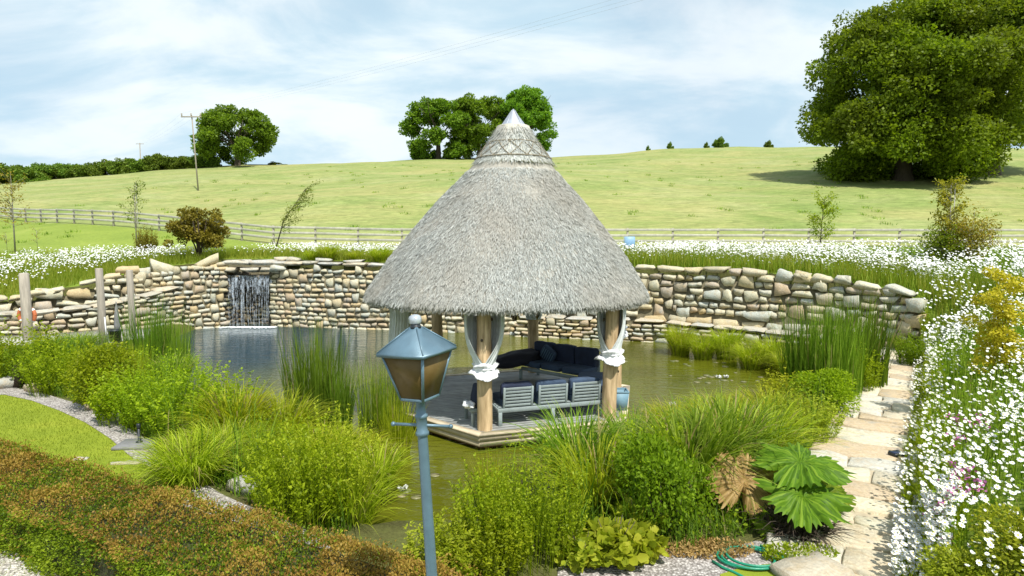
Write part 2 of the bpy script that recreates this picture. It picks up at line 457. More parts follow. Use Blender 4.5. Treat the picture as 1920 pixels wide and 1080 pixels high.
f = tex(n, l, 16, 5, .75, 0, 'World', (1, 1, .16)); l.new(ramp(n, l, f, [(.47, (.0, .0, .0)), (.64, (.7, .7, .7))]), mx.inputs[0])
l.new(tr.outputs[0], mx.inputs[1]); l.new(b.outputs[0], mx.inputs[2]); l.new(mx.outputs[0], n["Material Output"].inputs[0])
MAT['fall'] = m
MAT['foam'] = plain('foam', (.85, .9, .93), .5, .1)
# timber etc
MAT['log'] = plain('log_post', (.46, .31, .15), .75, .35, 3.5, stretch=(4, 4, .5), bscale=14, bst=.5, col2=(.55, .41, .24))
MAT['post'] = plain('weathered_post', (.37, .33, .27), .85, .25, 4, stretch=(4, 4, .4), bscale=16, bst=.5)
MAT['rail'] = plain('fence_timber', (.42, .40, .34), .85, .2, 4, bscale=20)
MAT['deckgrey'] = plain('deck_board', (.27, .28, .27), .65, .25, 3, bscale=18, bst=.4, coord='World')
MAT['decktan'] = plain('deck_edge_board', (.52, .44, .31), .75, .2, 3, bscale=18, bst=.4, coord='World')
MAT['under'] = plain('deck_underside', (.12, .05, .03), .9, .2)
MAT['sofa'] = plain('painted_sofa_frame', (.26, .31, .31), .6, .15, 5, bscale=30)
MAT['navy'] = plain('navy_fabric', (.020, .030, .065), .9, .3, 5, bscale=60, bst=.3)
MAT['bluef'] = plain('slate_blue_fabric', (.045, .075, .13), .9, .2, 5, bscale=60, bst=.3)
MAT['black'] = plain('black_fabric', (.014, .014, .022), .9, .2)
MAT['linen'] = plain('white_linen', (.78, .79, .80), .85, .06, 8, bscale=50, bst=.2)
MAT['linengrey'] = plain('pale_curtain', (.62, .65, .64), .85, .1, 8, bscale=50, bst=.2)
MAT['straw'] = leafmat('thatch_straw', (.22, .235, .225), (.44, .455, .43), (.66, .68, .65), .05, 0, (.6, (.43, .41, .36), .75), .9)
MAT['thatchbase'] = plain('thatch_base', (.36, .34, .29), .95, .3, 12, bscale=30, bst=.9, coord='World')
MAT['ridge'] = plain('ridge_thatch', (.50, .49, .41), .95, .2, 6, bscale=30, bst=.9, stretch=(6, 6, .6), col2=(.56, .53, .44), coord='World')
MAT['rod'] = plain('hazel_rod', (.24, .21, .15), .9, .2)
MAT['zinc'] = plain('zinc_cap', (.42, .45, .50), .5, .15, 5, .5, bscale=12, bst=.15)
MAT['lamp'] = plain('lamp_paint', (.115, .19, .24), .38, .14, 9, .25, bscale=90, bst=.12)
m, n, l, b = newmat('amber_pane')
f = tex(n, l, 5, 4, .6, 0, 'Object'); l.new(ramp(n, l, f, [(.3, (.13, .085, .028)), (.7, (.18, .125, .045))]), b.inputs["Base Color"])
b.inputs["Roughness"].default_value = .4; b.inputs["Transmission Weight"].default_value = .1; b.inputs["Specular IOR Level"].default_value = .18; MAT['pane'] = m
MAT['glasscap'] = plain('pale_glass', (.5, .55, .6), .2, .2, 20, .3)
MAT['bark'] = plain('bark', (.075, .058, .04), .95, .35, 3, stretch=(3, 3, .5), bscale=8, bst=.8)
MAT['darkbark'] = plain('dark_bark', (.05, .035, .022), .95, .3, 3)
MAT['greybark'] = plain('sapling_bark', (.24, .22, .18), .9, .2, 3)
MAT['pole'] = plain('pole_timber', (.28, .25, .2), .9, .15)
MAT['wire'] = plain('wire', (.4, .43, .46), .6, .05)
MAT['hose'] = plain('hose_rubber', (.015, .26, .15), .35, .1)
MAT['dark'] = plain('dark_plastic', (.02, .025, .03), .4, .2)
MAT['solar'] = plain('solar_panel', (.02, .03, .07), .15, .2)
MAT['orange'] = plain('lifebuoy_orange', (.55, .16, .06), .5, .1)
MAT['bin'] = plain('pale_blue_tub', (.17, .30, .38), .6, .1)
MAT['chair'] = plain('pale_blue_chair', (.22, .38, .55), .5, .1)
MAT['slate'] = plain('slate_slab', (.20, .20, .20), .8, .15, 5, coord='World')
MAT['mauve'] = plain('mauve_clematis', (.5, .15, .36), .6, .2)
# foliage
MAT['oak'] = leafmat('oak_leaf', (.06, .115, .004), (.135, .235, .009), (.25, .37, .022), .46, .15, (.09, (.13, .14, .015), .4))
MAT['oakfar'] = leafmat('far_leaf', (.07, .14, .014), (.15, .26, .02), (.25, .38, .03), .48, .3)
MAT['hedgerow'] = leafmat('hedgerow_leaf', (.06, .11, .012), (.13, .2, .02), (.22, .3, .035), .28, .4)
MAT['bush'] = leafmat('bush_leaf', (.14, .205, .006), (.27, .365, .010), (.42, .51, .022), .50, .3)
MAT['bushdark'] = leafmat('dark_bush_leaf', (.09, .155, .006), (.18, .275, .010), (.30, .41, .02), .48, .3)
MAT['sedge'] = leafmat('sedge_blade', (.18, .245, .008), (.35, .415, .016), (.55, .59, .05), .48, .2, dead=(.42, .33, .14))
MAT['sedgegreen'] = leafmat('green_sedge_blade', (.07, .15, .008), (.19, .30, .018), (.42, .54, .08), .46, .2, dead=(.42, .34, .15))
MAT['rush'] = leafmat('rush_stem', (.055, .115, .008), (.12, .21, .016), (.22, .34, .03), .42, .25, dead=(.35, .27, .12))
MAT['lime'] = leafmat('lime_leaf', (.18, .25, .014), (.34, .40, .025), (.48, .50, .05), .45, .2)
MAT['meadowblade'] = leafmat('meadow_blade', (.14, .19, .012), (.29, .32, .03), (.46, .42, .09), .5, 0, (.35, (.2, .27, .02), .6))
MAT['lawnblade'] = leafmat('lawn_blade', (.15, .205, .015), (.205, .255, .018), (.26, .30, .028), .35, 0)
MAT['hedge'] = leafmat('hedge_leaf', (.07, .125, .006), (.17, .25, .012), (.32, .40, .025), .4, 0)
MAT['hedgered'] = leafmat('hedge_copper_leaf', (.16, .095, .018), (.285, .175, .032), (.38, .27, .05), .3, 0)
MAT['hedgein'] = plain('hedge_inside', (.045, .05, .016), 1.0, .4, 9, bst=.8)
MAT['acer'] = leafmat('copper_maple_leaf', (.10, .08, .012), (.21, .17, .02), (.30, .25, .03), .3, .1)
MAT['gold'] = leafmat('golden_leaf', (.36, .36, .02), (.55, .52, .03), (.7, .64, .06), .38, .1)
MAT['amber'] = leafmat('amber_leaf', (.2, .18, .015), (.32, .28, .025), (.42, .34, .04), .38, .1)
MAT['sapling'] = leafmat('sapling_leaf', (.12, .16, .02), (.2, .25, .035), (.3, .33, .06), .4, .2)
MAT['gunnera'] = leafmat('gunnera_leaf', (.06, .12, .008), (.13, .23, .012), (.24, .34, .03), .35, .15)
MAT['deadleaf'] = leafmat('dead_leaf', (.25, .15, .05), (.42, .27, .1), (.5, .34, .15), .3, .1)
MAT['petal'] = plain('white_petal', (.68, .69, .66), .6, .04, 3, bst=0)
MAT['eye'] = plain('yellow_eye', (.62, .50, .06), .7, .1, bst=0)
MAT['lily'] = plain('lily_pad', (.13, .19, .05), .4, .3, 3, col2=(.24, .2, .11))

# ------------------------------------------------------------------ site plan (metres; x right, y away, z up; water level 0)
LOW = 0.38
PATH = [(3.35, 6.25), (3.85, 7.05), (4.62, 8.3), (5.9, 10.2), (7.5, 12.4), (9.2, 14.9), (10.9, 17.3), (11.9, 18.9), (12.4, 20.0)]
PWID = [1.2, 1.35, 1.4, 1.35, 1.3, 1.25, 1.15, 1.1, 1.0]
def rimpt(k, out):
    a, b_ = PATH[max(0, k - 1)], PATH[min(len(PATH) - 1, k + 1)]; q = math.hypot(b_[0] - a[0], b_[1] - a[1]); o = PWID[k] * .5 + out
    return (PATH[k][0] + (b_[1] - a[1]) / q * o, PATH[k][1] - (b_[0] - a[0]) / q * o)
# rim of the hollow that holds the pond: wall tops and the outer edge of the path.  (x, y, height behind it)
RIM = [(-34, 14, .6), (-26.5, 20, 1.1), (-20.1, 23.9, 1.55), (-18.6, 24.9, 1.9), (-16.4, 26.5, 2.6), (-15.2, 27.6, 2.85), (-14.0, 28.75, 3.0), (-13.6, 29.6, 3.1),
       (-10.8, 29.6, 3.1), (-10.7, 28.85, 3.1), (-6.0, 27.95, 3.0), (.2, 26.4, 2.95), (5.8, 25.15, 2.9), (10.3, 22.35, 2.72), (13.0, 20.2, 2.25), (13.0, 19.5, 1.9)] + [(*rimpt(k, .16), .62) for k in (7, 6, 5, 4, 3, 2, 1)] + [(3.95, 5.6, .5), (3.7, 4.2, .5), (3.6, 2, .45)]
RIMP = [(a, b) for a, b, c in RIM] + [(3.6, -30), (-80, -30), (-80, 14)]
POND = [(-14.6, 27.9), (-14.2, 28.9), (-13.7, 30.2), (-10.7, 30.2), (-10.6, 28.9), (-6.2, 27.7), (0, 26.1), (5.5, 24.3), (9.3, 21.3), (10.6, 19.0), (9.6, 16), (7.2, 13.2), (4.4, 11.2), (1.9, 9.6),
        (.2, 8.0), (-1.8, 7.5), (-3.0, 8.6), (-4.4, 10.2), (-5.6, 12), (-8, 14), (-10.5, 16.5), (-12.6, 19), (-13.6, 22), (-14.2, 25.5)]
def segdist(P, poly, closed=False, vals=None):
    """distance of points (N x 2) to a polyline, and interpolated value there"""
    best = np.full(len(P), 1e9); bv = np.zeros(len(P))
    n = len(poly) if closed else len(poly) - 1
    for i in range(n):
        a = np.array(poly[i][:2]); b_ = np.array(poly[(i + 1) % len(poly)][:2]); d = b_ - a
        t = np.clip(((P - a) @ d) / (d @ d), 0, 1); q = a + t[:, None] * d
        dd = np.linalg.norm(P - q, axis=1); m_ = dd < best
        best[m_] = dd[m_]
        if vals is not None:
            v = vals[i] * (1 - t) + vals[(i + 1) % len(vals)] * t; bv[m_] = v[m_]
    return best, bv
def inside(P, poly):
    x, y = P[:, 0], P[:, 1]; r = np.zeros(len(P), bool); n = len(poly)
    for i in range(n):
        x1, y1 = poly[i][:2]; x2, y2 = poly[(i + 1) % n][:2]
        if y1 == y2: continue
        c_ = ((y1 > y) != (y2 > y)) & (x < (x2 - x1) * (y - y1) / (y2 - y1) + x1)
        r ^= c_
    return r
def zfield(P):
    x, y = P[:, 0], P[:, 1]
    ax = x / np.maximum(y, 40) * 150
    zc = np.interp(ax, [-400, -125, -47, 0, 31, 77, 125, 400], [14, 19.3, 22.8, 24.8, 25.9, 26.9, 27.2, 24])
    t = np.clip((y - 40) / 110, 0, 1); t = t * (1.12 - .12 * t)
    z = 3.55 + (zc - 3.55) * t - np.maximum(0, y - 150) * .1 - np.maximum(0, 40 - y) * .03
    z += np.clip((y - 42) / 20, 0, 1) * (.45 * np.sin(x * .05 + y * .031) + .3 * np.sin(x * .11 - y * .07 + 1) + .12 * np.sin(x * .31 + y * .23))
    return z
def zground(P):
    P = np.asarray(P, float).reshape(-1, 2)
    ins = inside(P, RIMP)
    d, top = segdist(P, RIM, False, [c_ for a_, b_, c_ in RIM])
    k = np.clip(d / 8.5, 0, 1); k = k * (1.25 - .25 * k)
    kr = 1 - np.exp(-d / 2.5); wr_ = np.clip((P[:, 0] - 2.5) / 1.0, 0, 1) * np.clip((20.5 - P[:, 1]) / 3, 0, 1); k = k * (1 - wr_) + kr * wr_
    up = top + (zfield(P) - top) * k
    dp, _ = segdist(P, POND, True); inp = inside(P, POND)
    low = np.where(inp, LOW - np.minimum(dp * 1.6, 1.3), LOW)
    return np.where(ins, low, up), ins, inp
def zg(x, y): return float(zground([(x, y)])[0][0])

xs = np.concatenate([np.linspace(-600, -45, 60), np.arange(-44.7, 45, .33), np.linspace(45.3, 600, 60)])
ys = np.concatenate([np.linspace(-30, -1, 12), np.arange(-.7, 52, .33), np.linspace(52.5, 200, 110), np.linspace(205, 520, 20)])
XX, YY = np.meshgrid(xs, ys); PP = np.stack([XX.ravel(), YY.ravel()], 1)
ZZ, INS, INP = zground(PP)
TV = np.column_stack([PP, ZZ]); nx = len(xs); ny = len(ys)
ii, jj = np.meshgrid(np.arange(nx - 1), np.arange(ny - 1)); ii = ii.ravel(); jj = jj.ravel()
TF = np.stack([jj * nx + ii, jj * nx + ii + 1, (jj + 1) * nx + ii + 1, (jj + 1) * nx + ii], 1)
cen = TV[TF].mean(axis=1); anyin = INS[TF].any(axis=1)
# fence line (also the border of the hay field)
FENCE_L = [(-60, 66), (-46, 57.5), (-35, 51), (-26, 46.2), (-20, 43.2), (-16, 41.3)]
FENCE_R = [(-16, 41.3), (-8, 40.3), (40, 40.0)]
fy = np.interp(cen[:, 0], [p[0] for p in FENCE_L] + [-8, 40], [p[1] for p in FENCE_L] + [40.3, 40])
low_f = anyin; far_f = (~anyin) & (cen[:, 1] > fy); mid_f = (~anyin) & ~far_f & (cen[:, 1] > 31.5 - .1 * cen[:, 0]) | ((~anyin) & ~far_f & (np.abs(cen[:, 0]) > 40))
bank_f = (~anyin) & ~far_f & ~mid_f
def submesh(name, mask, mat):
    f = TF[mask]; u, inv = np.unique(f, return_inverse=True)
    g = G(); g.add(TV[u], inv.reshape(-1, 4).astype(np.int32)); return structure(name, g, MAT[mat], True)
submesh('ground', low_f, 'soil'); submesh('field', far_f, 'field'); submesh('meadow_ground', mid_f, 'meadow'); submesh('flower_bank', bank_f, 'bank')
# water sheet
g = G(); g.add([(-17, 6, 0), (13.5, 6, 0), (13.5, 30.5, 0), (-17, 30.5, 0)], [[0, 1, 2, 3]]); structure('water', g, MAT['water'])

def sheet(name, poly, z, mat):
    g = G(); n_ = len(poly); g.add([(x, y, z) for x, y in poly], [list(range(n_))]); return structure(name, g, MAT[mat])
def wp(lst, z=LOW): return [tuple(W(a, b, z)[:2]) for a, b in lst]
lawn_poly = [(-30, 14.4)] + wp([(10, 741), (60, 752), (110, 770), (160, 793), (205, 822), (240, 853), (252, 862), (215, 871), (262, 869), (295, 880), (316, 905), (330, 930)]) + [(-1.0, 5.3), (0.5, 3.0), (-30, 3.0)]
sheet('lawn', lawn_poly, LOW + .006, 'lawn')
grav_poly = [(-30, 15.4)] + wp([(0, 722), (80, 738), (160, 762), (215, 790), (262, 815), (300, 850), (345, 885), (420, 930), (500, 965), (560, 985), (640, 1040)]) + [(-1.6, 5.6), (-2.6, 5.9)] + wp([(330, 930), (316, 905), (295, 880), (262, 869), (215, 871), (252, 862), (240, 853), (205, 822), (160, 793), (110, 770), (60, 752), (10, 741)]) + [(-30, 14.4)]
sheet('gravel_path', grav_poly, LOW + .012, 'gravel')
sheet('gravel_drive', [(-12, 1.0), (-1.4, 1.0), (-1.9, 4.6), (-5.6, 6.7), (-12, 9.6)], LOW + .016, 'drive')
sheet('gravel_patch', [(.4, 5.5), (3.9, 4.8), (3.8, 6.0)] + wp([(1480, 1035), (1420, 1015), (1330, 1040), (1240, 1030), (1120, 1050)]) + [(.5, 6.4)], LOW + .012, 'gravel')
sheet('lawn_edge', wp([(1350, 1080), (1400, 1064), (1500, 1056), (1580, 1062)]) + [(3.75, 5.6), (3.75, 3.0), (1.5, 3.0)], LOW + .02, 'lawn')
# lawn blades
g = G()
P = np.column_stack([rng.uniform(-13, -1, 90000), rng.uniform(5, 14.5, 90000)]); P = P[inside(P, lawn_poly)]
P = np.column_stack([P, np.full(len(P), LOW)])
blades(g, P, rng.uniform(.03, .055, len(P)), rng.uniform(.0, .03, len(P)), .1, .008, 1)
stuff('grass', g, MAT['lawnblade'], 'short mown grass blades of the curved lawn behind the copper hedge', 'grass')

# ------------------------------------------------------------------ stones
def stone_proto(i):
    r = np.random.default_rng(100 + i)
    n = 3; V = []; key = {}
    F = []
    def vid(x, y, z):
        k = (x, y, z)
        if k not in key: key[k] = len(V); V.append([x / n * 2 - 1, y / n * 2 - 1, z / n * 2 - 1])
        return key[k]
    nn = (3, 2, 2)
    def vid2(x, y, z):
        k = (x, y, z)
        if k not in key: key[k] = len(V); V.append([x / nn[0] * 2 - 1, y / nn[1] * 2 - 1, z / nn[2] * 2 - 1])
        return key[k]
    for ax in range(3):
        u, v = (ax + 1) % 3, (ax + 2) % 3
        for s in (0, nn[ax]):
            for p in range(nn[u]):
                for q in range(nn[v]):
                    c4 = []
                    for (du, dv) in ((0, 0), (1, 0), (1, 1), (0, 1)):
                        t = [0, 0, 0]; t[ax] = s; t[u] = p + du; t[v] = q + dv; c4.append(vid2(*t))
                    F.append(c4 if s else c4[::-1])
    V = np.array(V, float)
    rr = np.linalg.norm(V, axis=1, keepdims=True); mx = np.abs(V).max(axis=1, keepdims=True)
    rnd_ = r.uniform(.15, .42)
    sph = V / rr * 1.3
    V = np.clip(V * (1 - rnd_) + sph * rnd_, -1, 1)
    sk = r.uniform(-.3, .3, 4)
    V[:, 2] *= 1 + sk[0] * V[:, 0]; V[:, 0] *= 1 + sk[1] * V[:, 2]; V[:, 2] += sk[2] * .25 * V[:, 0]
    V += r.normal(0, .085, V.shape)
    V /= np.abs(V).max(axis=0) * 2
    return V, F
SP = [stone_proto(i) for i in range(26)]
SME = {}
def stone_mesh(i, mk):
    if (i, mk) not in SME:
        g = G(); g.add(SP[i][0], SP[i][1], 0.0); me = g.mesh('stone'); me.materials.append(MAT[mk]); SME[(i, mk)] = me
    return SME[(i, mk)]
def stones_to(parent, lst, mk, limit=300, name='stone'):
    """lst of (pos, size, rot3x3). first `limit` become parts, rest one stuff part"""
    org = ORG[root_of(parent).name] if parent.name in ORG or parent.parent else Vector((0, 0, 0))
    lst = sorted(lst, key=lambda s: -(s[1][0] * s[1][2]) / max(4, s[0][1]) ** 2)
    gg = G()
    for k, s in enumerate(lst):
        pos, size, M = s[:3]; mk_ = s[3] if len(s) > 3 else mk
        i = rnd.randrange(26); fl = rnd.choice((1, -1))
        if k < limit:
            o = bpy.data.objects.new(name, stone_mesh(i, mk_)); COL.objects.link(o); o.parent = parent
            mm = Matrix([list(M[0]), list(M[1]), list(M[2])]).to_4x4()
            o.matrix_basis = Matrix.Translation(Vector(pos) - org) @ mm @ Matrix.Diagonal((size[0], size[1], size[2], 1))
        else:
            V = SP[i][0] * np.array(size); V = V @ np.asarray(M).T + np.array(pos); gg.add(V, SP[i][1], rnd.random())
    if gg.V: part(name, gg, MAT[mk], parent, False, 'stuff')
def polylen(poly):
    s = [0]
    for a, b in zip(poly[:-1], poly[1:]): s.append(s[-1] + math.hypot(b[0] - a[0], b[1] - a[1]))
    return s
def course_wall(poly, z0, tops, ch, sw, depth=.36, hole=None, bigs=.16, mk=None):
    """rubble courses along a polyline whose outer face looks to the right-hand side of travel (-normal)"""
    S = polylen(poly); L = S[-1]; out = []
    def at(s):
        return (float(np.interp(s, S, [p[0] for p in poly])), float(np.interp(s, S, [p[1] for p in poly])), float(np.interp(s, S, tops)))
    def tang(s):
        a = at(max(0, s - .3)); b = at(min(L, s + .3)); return math.atan2(b[1] - a[1], b[0] - a[0])
    nc = int((max(tops) - z0) / ch) + 1
    blocked = [[] for _ in range(nc + 3)]
    z0f = z0 if callable(z0) else (lambda s: z0)
    for i in range(nc):
        s = rnd.uniform(-.2, 0)
        while s < L:
            free = True
            w = rnd.uniform(sw * .6, sw * 1.5)
            for (a, b) in blocked[i]:
                if a - .02 <= s < b: s = b; free = False; break
            if not free: continue
            nxt = [a for (a, b) in blocked[i] if a > s]
            if nxt: 
                m_ = min(nxt)
                if s + w > m_ - sw * .3: w = m_ - s
            zc = z0f(s) + (i + .5) * ch + .035 * math.sin(s * 1.1 + i * .5); hh = ch
            big = rnd.random() < bigs and w > sw * .75
            x, y, zt = at(min(max(s + w / 2, 0), L))
            if zc > zt + .02: s += w; continue
            if hole and s + w > hole[0] and s < hole[1] and zc < hole[2]:
                if s < hole[0] - .12: w = hole[0] - s
                else: s = hole[1]; continue
                x, y, zt = at(min(max(s + w / 2, 0), L))
            if big:
                blocked[i + 1].append((s, s + w)); hh = 2 * ch; zc += ch / 2
            t = tang(min(max(s + w / 2, 0), L)); 
            M = rotz(t + rnd.uniform(-.1, .1)) @ roty(rnd.uniform(-.11, .11)) @ rotx(rnd.uniform(-.08, .08))
            jut = rnd.uniform(-.05, .04)
            pos = (x - math.sin(t) * (depth / 2 + jut) , y + math.cos(t) * (depth / 2 + jut), zc + rnd.uniform(-.012, .012))
            out.append((pos, (max(w, .12) * 1.015, depth, hh * rnd.uniform(.88, 1.1)), M))
            s += w
    return out
def core(parent, poly, z0, tops, inset=.085, thick=.5, mat='core', top=True, hole=None):
    """dark backing behind the face stones"""
    g = G(); S = polylen(poly); n_ = max(2, int(S[-1] / .5))
    V = []; F = []
    for k in range(n_ + 1):
        s = S[-1] * k / n_
        x = float(np.interp(s, S, [p[0] for p in poly])); y = float(np.interp(s, S, [p[1] for p in poly])); zt = float(np.interp(s, S, tops))
        s2 = min(S[-1], s + .3); s1 = max(0, s - .3)
        dx = np.interp(s2, S, [p[0] for p in poly]) - np.interp(s1, S, [p[0] for p in poly]); dy = np.interp(s2, S, [p[1] for p in poly]) - np.interp(s1, S, [p[1] for p in poly])
        q = math.hypot(dx, dy); nx_, ny_ = -dy / q, dx / q
        for dd, z in ((inset, z0), (inset, zt - .06), (inset + thick, zt - .06), (inset + thick, z0)):
            V.append((x + nx_ * dd, y + ny_ * dd, z))
    for k in range(n_):
        for j in range(3): F.append([k * 4 + j, k * 4 + j + 1, k * 4 + 5 + j, k * 4 + 4 + j][::-1])
    F.append([0, 1, 2, 3]); F.append([n_ * 4 + 3, n_ * 4 + 2, n_ * 4 + 1, n_ * 4])
    g.add(V, F); return part('core', g, MAT[mat], parent)

# --- wall left of the waterfall
WL = [(-16.0, 25.7), (-14.75, 27.0), (-13.25, 28.15)]
t = thing('stone_wall', 'pale rubble stone wall rising towards the waterfall, just left of it', 'stone wall', (-15, 27, 0))
core(t, WL, -.7, [2.5, 2.75, 2.5])
lst = course_wall(WL, -.1, [2.45, 2.75, 2.9], .21, .34, bigs=.22)
stones_to(t, lst, 'stone', 300)
# --- wall right of the waterfall to behind the pavilion
WM = [(-11.15, 28.3), (-6.2, 27.3), (0, 25.75)]
t = thing('stone_wall', 'long pale rubble stone wall between the waterfall and the thatched pavilion', 'stone wall', (-6, 27.3, 0))
core(t, WM, -.7, [2.75, 2.7, 2.6])
lst = course_wall(WM, -.1, [2.78, 2.72, 2.6], .215, .38, bigs=.2)
capm = []
def caps(poly, ztops, lo=.7, hi=1.6, h=.2, depth=.7, mk='cap', skip=.0, zj=.02):
    S = polylen(poly); L = S[-1]; s = 0; out = []
    while s < L - .15:
        w = min(rnd.uniform(lo, hi), L - s)
        x = float(np.interp(s + w / 2, S, [p[0] for p in poly])); y = float(np.interp(s + w / 2, S, [p[1] for p in poly])); zt = float(np.interp(s + w / 2, S, ztops))
        s2 = min(L, s + w); dx = np.interp(s2, S, [p[0] for p in poly]) - np.interp(s, S, [p[0] for p in poly]); dy = np.interp(s2, S, [p[1] for p in poly]) - np.interp(s, S, [p[1] for p in poly])
        tt = math.atan2(dy, dx); zz_ = np.interp(s2, S, ztops) - np.interp(s, S, ztops)
        M = rotz(tt + rnd.uniform(-.04, .04)) @ roty(-math.atan2(zz_, w) + rnd.uniform(-.03, .03))
        hh = h * rnd.uniform(.75, 1.2)
        if rnd.random() >= skip:
            out.append(((x - math.sin(tt) * (depth / 2 - .06), y + math.cos(tt) * (depth / 2 - .06), zt + hh / 2 + rnd.uniform(-zj, zj)), (w * 1.02, depth, hh), M, mk))
        s += w
    return out
lst += caps(WM, [2.86, 2.82, 2.72], .6, 1.4, .2, .6, 'cap', 0, .03)
BK = [(p[0], p[1] + .45) for p in WM]
lst += caps(BK, [2.98, 2.96, 2.9], .5, 1.2, .26, .5, 'cap', .15, .04)
stones_to(t, lst, 'stone', 300)
# --- right wall, two tiers
WR = [(.3, 26.0), (5.5, 24.55), (9.9, 21.75), (12.45, 19.75), (12.7, 19.3)]
t = thing('stone_wall', 'tall brown and grey rubble retaining wall right of the pavilion under the tall grass', 'stone wall', (9, 22.5, 0))
core(t, WR, -.3, [2.7, 2.65, 2.45, 2.05, 1.85], .11)
lst = course_wall(WR, .40, [2.8, 2.78, 2.6, 2.25, 2.05], .255, .46, .42, bigs=.26); lst = [q for q in lst if not (q[0][2] < .8 and q[0][0] < 10.9)]
big = course_wall([(5.2, 24.5), (9.9, 21.65), (11.6, 20.3)], .62, [1.2, 1.2, 1.2], .42, .95, .5, bigs=0)
lst = [s for s in lst if not (s[0][2] < 1.12 and s[0][0] > 5.1 and s[0][0] < 11.6)] + big
lst += caps(WR, [2.8, 2.76, 2.62, 2.25, 2.0], .4, 1.05, .3, .6, 'stone', .08, .06)
stones_to(t, lst, 'stone', 300)
WT = [(.2, 25.3), (5.6, 23.85), (9.3, 21.2), (11.2, 19.9)]
t = thing('stone_ledge', 'low ledge of pale flat slabs along the water below the right wall', 'stone ledge', (6, 23.6, 0))
core(t, WT, -.7, [.72, .72, .6, .5], .15, .8)
lst = course_wall(WT, -.1, [.74, .74, .62, .5], .155, .42, .3, bigs=.05)
lst += caps(WT, [.76, .76, .66, .55], .7, 1.5, .14, .85)
stones_to(t, lst, 'stone', 300)
# --- left terrace walls
TL = [(-24.5, 19.2), (-19.6, 22.0), (-17.6, 22.6), (-15.9, 23.9), (-14.9, 25.5), (-14.5, 26.8)]
t = thing('stone_wall', 'low stone wall behind the three timber posts of the left terrace', 'stone wall', (-17.6, 22.8, 0))
core(t, TL, -.2, [.8, 1.0, 1.05, 1.2, 1.5, 1.75], .15, .7)
lst = course_wall(TL, -.1, [.95, 1.12, 1.16, 1.35, 1.62, 1.85], .19, .44, .34)
lst += caps(TL, [.98, 1.14, 1.19, 1.38, 1.66, 1.9], .7, 1.4, .16, .8)
stones_to(t, lst, 'stone', 300)
TU = [(-25.5, 20.4), (-19.9, 23.35), (-18.3, 24.35), (-16.9, 25.2), (-15.9, 25.9)]
t = thing('stone_wall', 'upper row of large blocks set back above the low left terrace wall', 'stone wall', (-18.3, 24.4, 0))
core(t, TU, .4, [1.0, 1.4, 1.7, 2.1, 2.4], .2)
lst = course_wall(TU, 1.05, [1.2, 1.55, 1.9, 2.3, 2.5], .27, .75, .5, bigs=.25)
lst += caps(TU, [1.2, 1.55, 1.88, 2.3, 2.5], .4, .8, .26, .6, 'stone', .1, .04)
stones_to(t, lst, 'stone', 300)

# --- waterfall
wx0, wx1, wy = -13.22, -11.17, 28.35
t = thing('waterfall', 'broad waterfall spilling under heavy lintel slabs from the stone wall into the pond', 'waterfall', (-12.2, 28.4, 0))
g = G(); box(g, (-12.2, wy + 1.3, 1.0), (2.9, .25, 3.6)); part('niche_back', g, MAT['core'], t)
bk = course_wall([(wx0 - .2, wy + .85), (wx1 + .2, wy + .85)], -.1, [2.3, 2.3], .19, .36, .3)
stones_to(t, bk, 'wetstone', 120, 'wet_stone')
lst = []
for sx, xx in ((1, wx0), (-1, wx1)):       # side cheeks of the niche
    for i in range(13):
        for k in range(2):
            lst.append(((xx - sx * .12, wy + .18 + k * .42, -.05 + .2 * i + .1), (.42, .44, .215), rotz(rnd.uniform(-.1, .1))))
stones_to(t, lst, 'wetstone', 60, 'side_stone')
g = G(); box(g, (-12.2, wy + .38, 2.33), (2.1, .62, .09), None, .02); part('spill_slab', g, MAT['wetstone'], t)
lint = [(-13.15, 2.66, .95, .26), (-12.15, 2.65, 1.0, .25), (-11.2, 2.66, .95, .26), (-12.75, 2.98, 1.6, .3), (-11.55, 2.97, 1.25, .29)]
stones_to(t, [((x, wy + .2, z), (w, .85, h), rotz(rnd.uniform(-.05, .05)) @ roty(rnd.uniform(-.03, .03)), 'cap') for x, z, w, h in lint], 'cap', 60, 'lintel_slab')
sd_ = [((-13.75, wy + .1, 2.72), (.8, .6, .42), roty(-.15)), ((-14.3, wy - .4, 2.72), (.85, .55, .3), rotz(.5)), ((-14.05, wy - .05, 3.02), (1.15, .6, .42), rotz(.6) @ roty(-.45)),
       ((-15.4, 26.95, 2.8), (1.1, .6, .55), rotz(.7) @ roty(.35)), ((-16.25, 25.95, 2.75), (1.0, .6, .36), rotz(.6)), ((-15.9, 26.3, 2.5), (.9, .6, .3), rotz(.6)),
       ((-10.75, wy - .1, 2.72), (.75, .6, .36), rotz(-.1))]
stones_to(t, sd_, 'stone', 30, 'boulder')
g = G()
def strand(g, x0, w, y, z1, z0, wob=.01):
    k = 14; V = []; F = []
    for i in range(k + 1):
        q = i / k; z = z1 + (z0 - z1) * q
        ww = w * (1 - .35 * q) * rnd.uniform(.8, 1.2); xx = x0 + rnd.uniform(-wob, wob); yy = y - .16 * math.sqrt(q) + rnd.uniform(-.012, .012)
        V += [(xx - ww / 2, yy + .006, z), (xx, yy - .012, z), (xx + ww / 2, yy + .006, z)]
    for i in range(k):
        F += [[i * 3, i * 3 + 1, i * 3 + 4, i * 3 + 3], [i * 3 + 1, i * 3 + 2, i * 3 + 5, i * 3 + 4]]
    g.add(V, F)
for i in range(60):
    x = wx0 + .06 + (wx1 - wx0 - .12) * rnd.random()
    if rnd.random() < .5: x = wx0 + .05 + rnd.random() * .75
    L = 0.0 if rnd.random() < .62 else rnd.uniform(.8, 1.8)
    strand(g, x, rnd.uniform(.015, .07), wy + .1 + rnd.uniform(-.03, .03), 2.37, L)
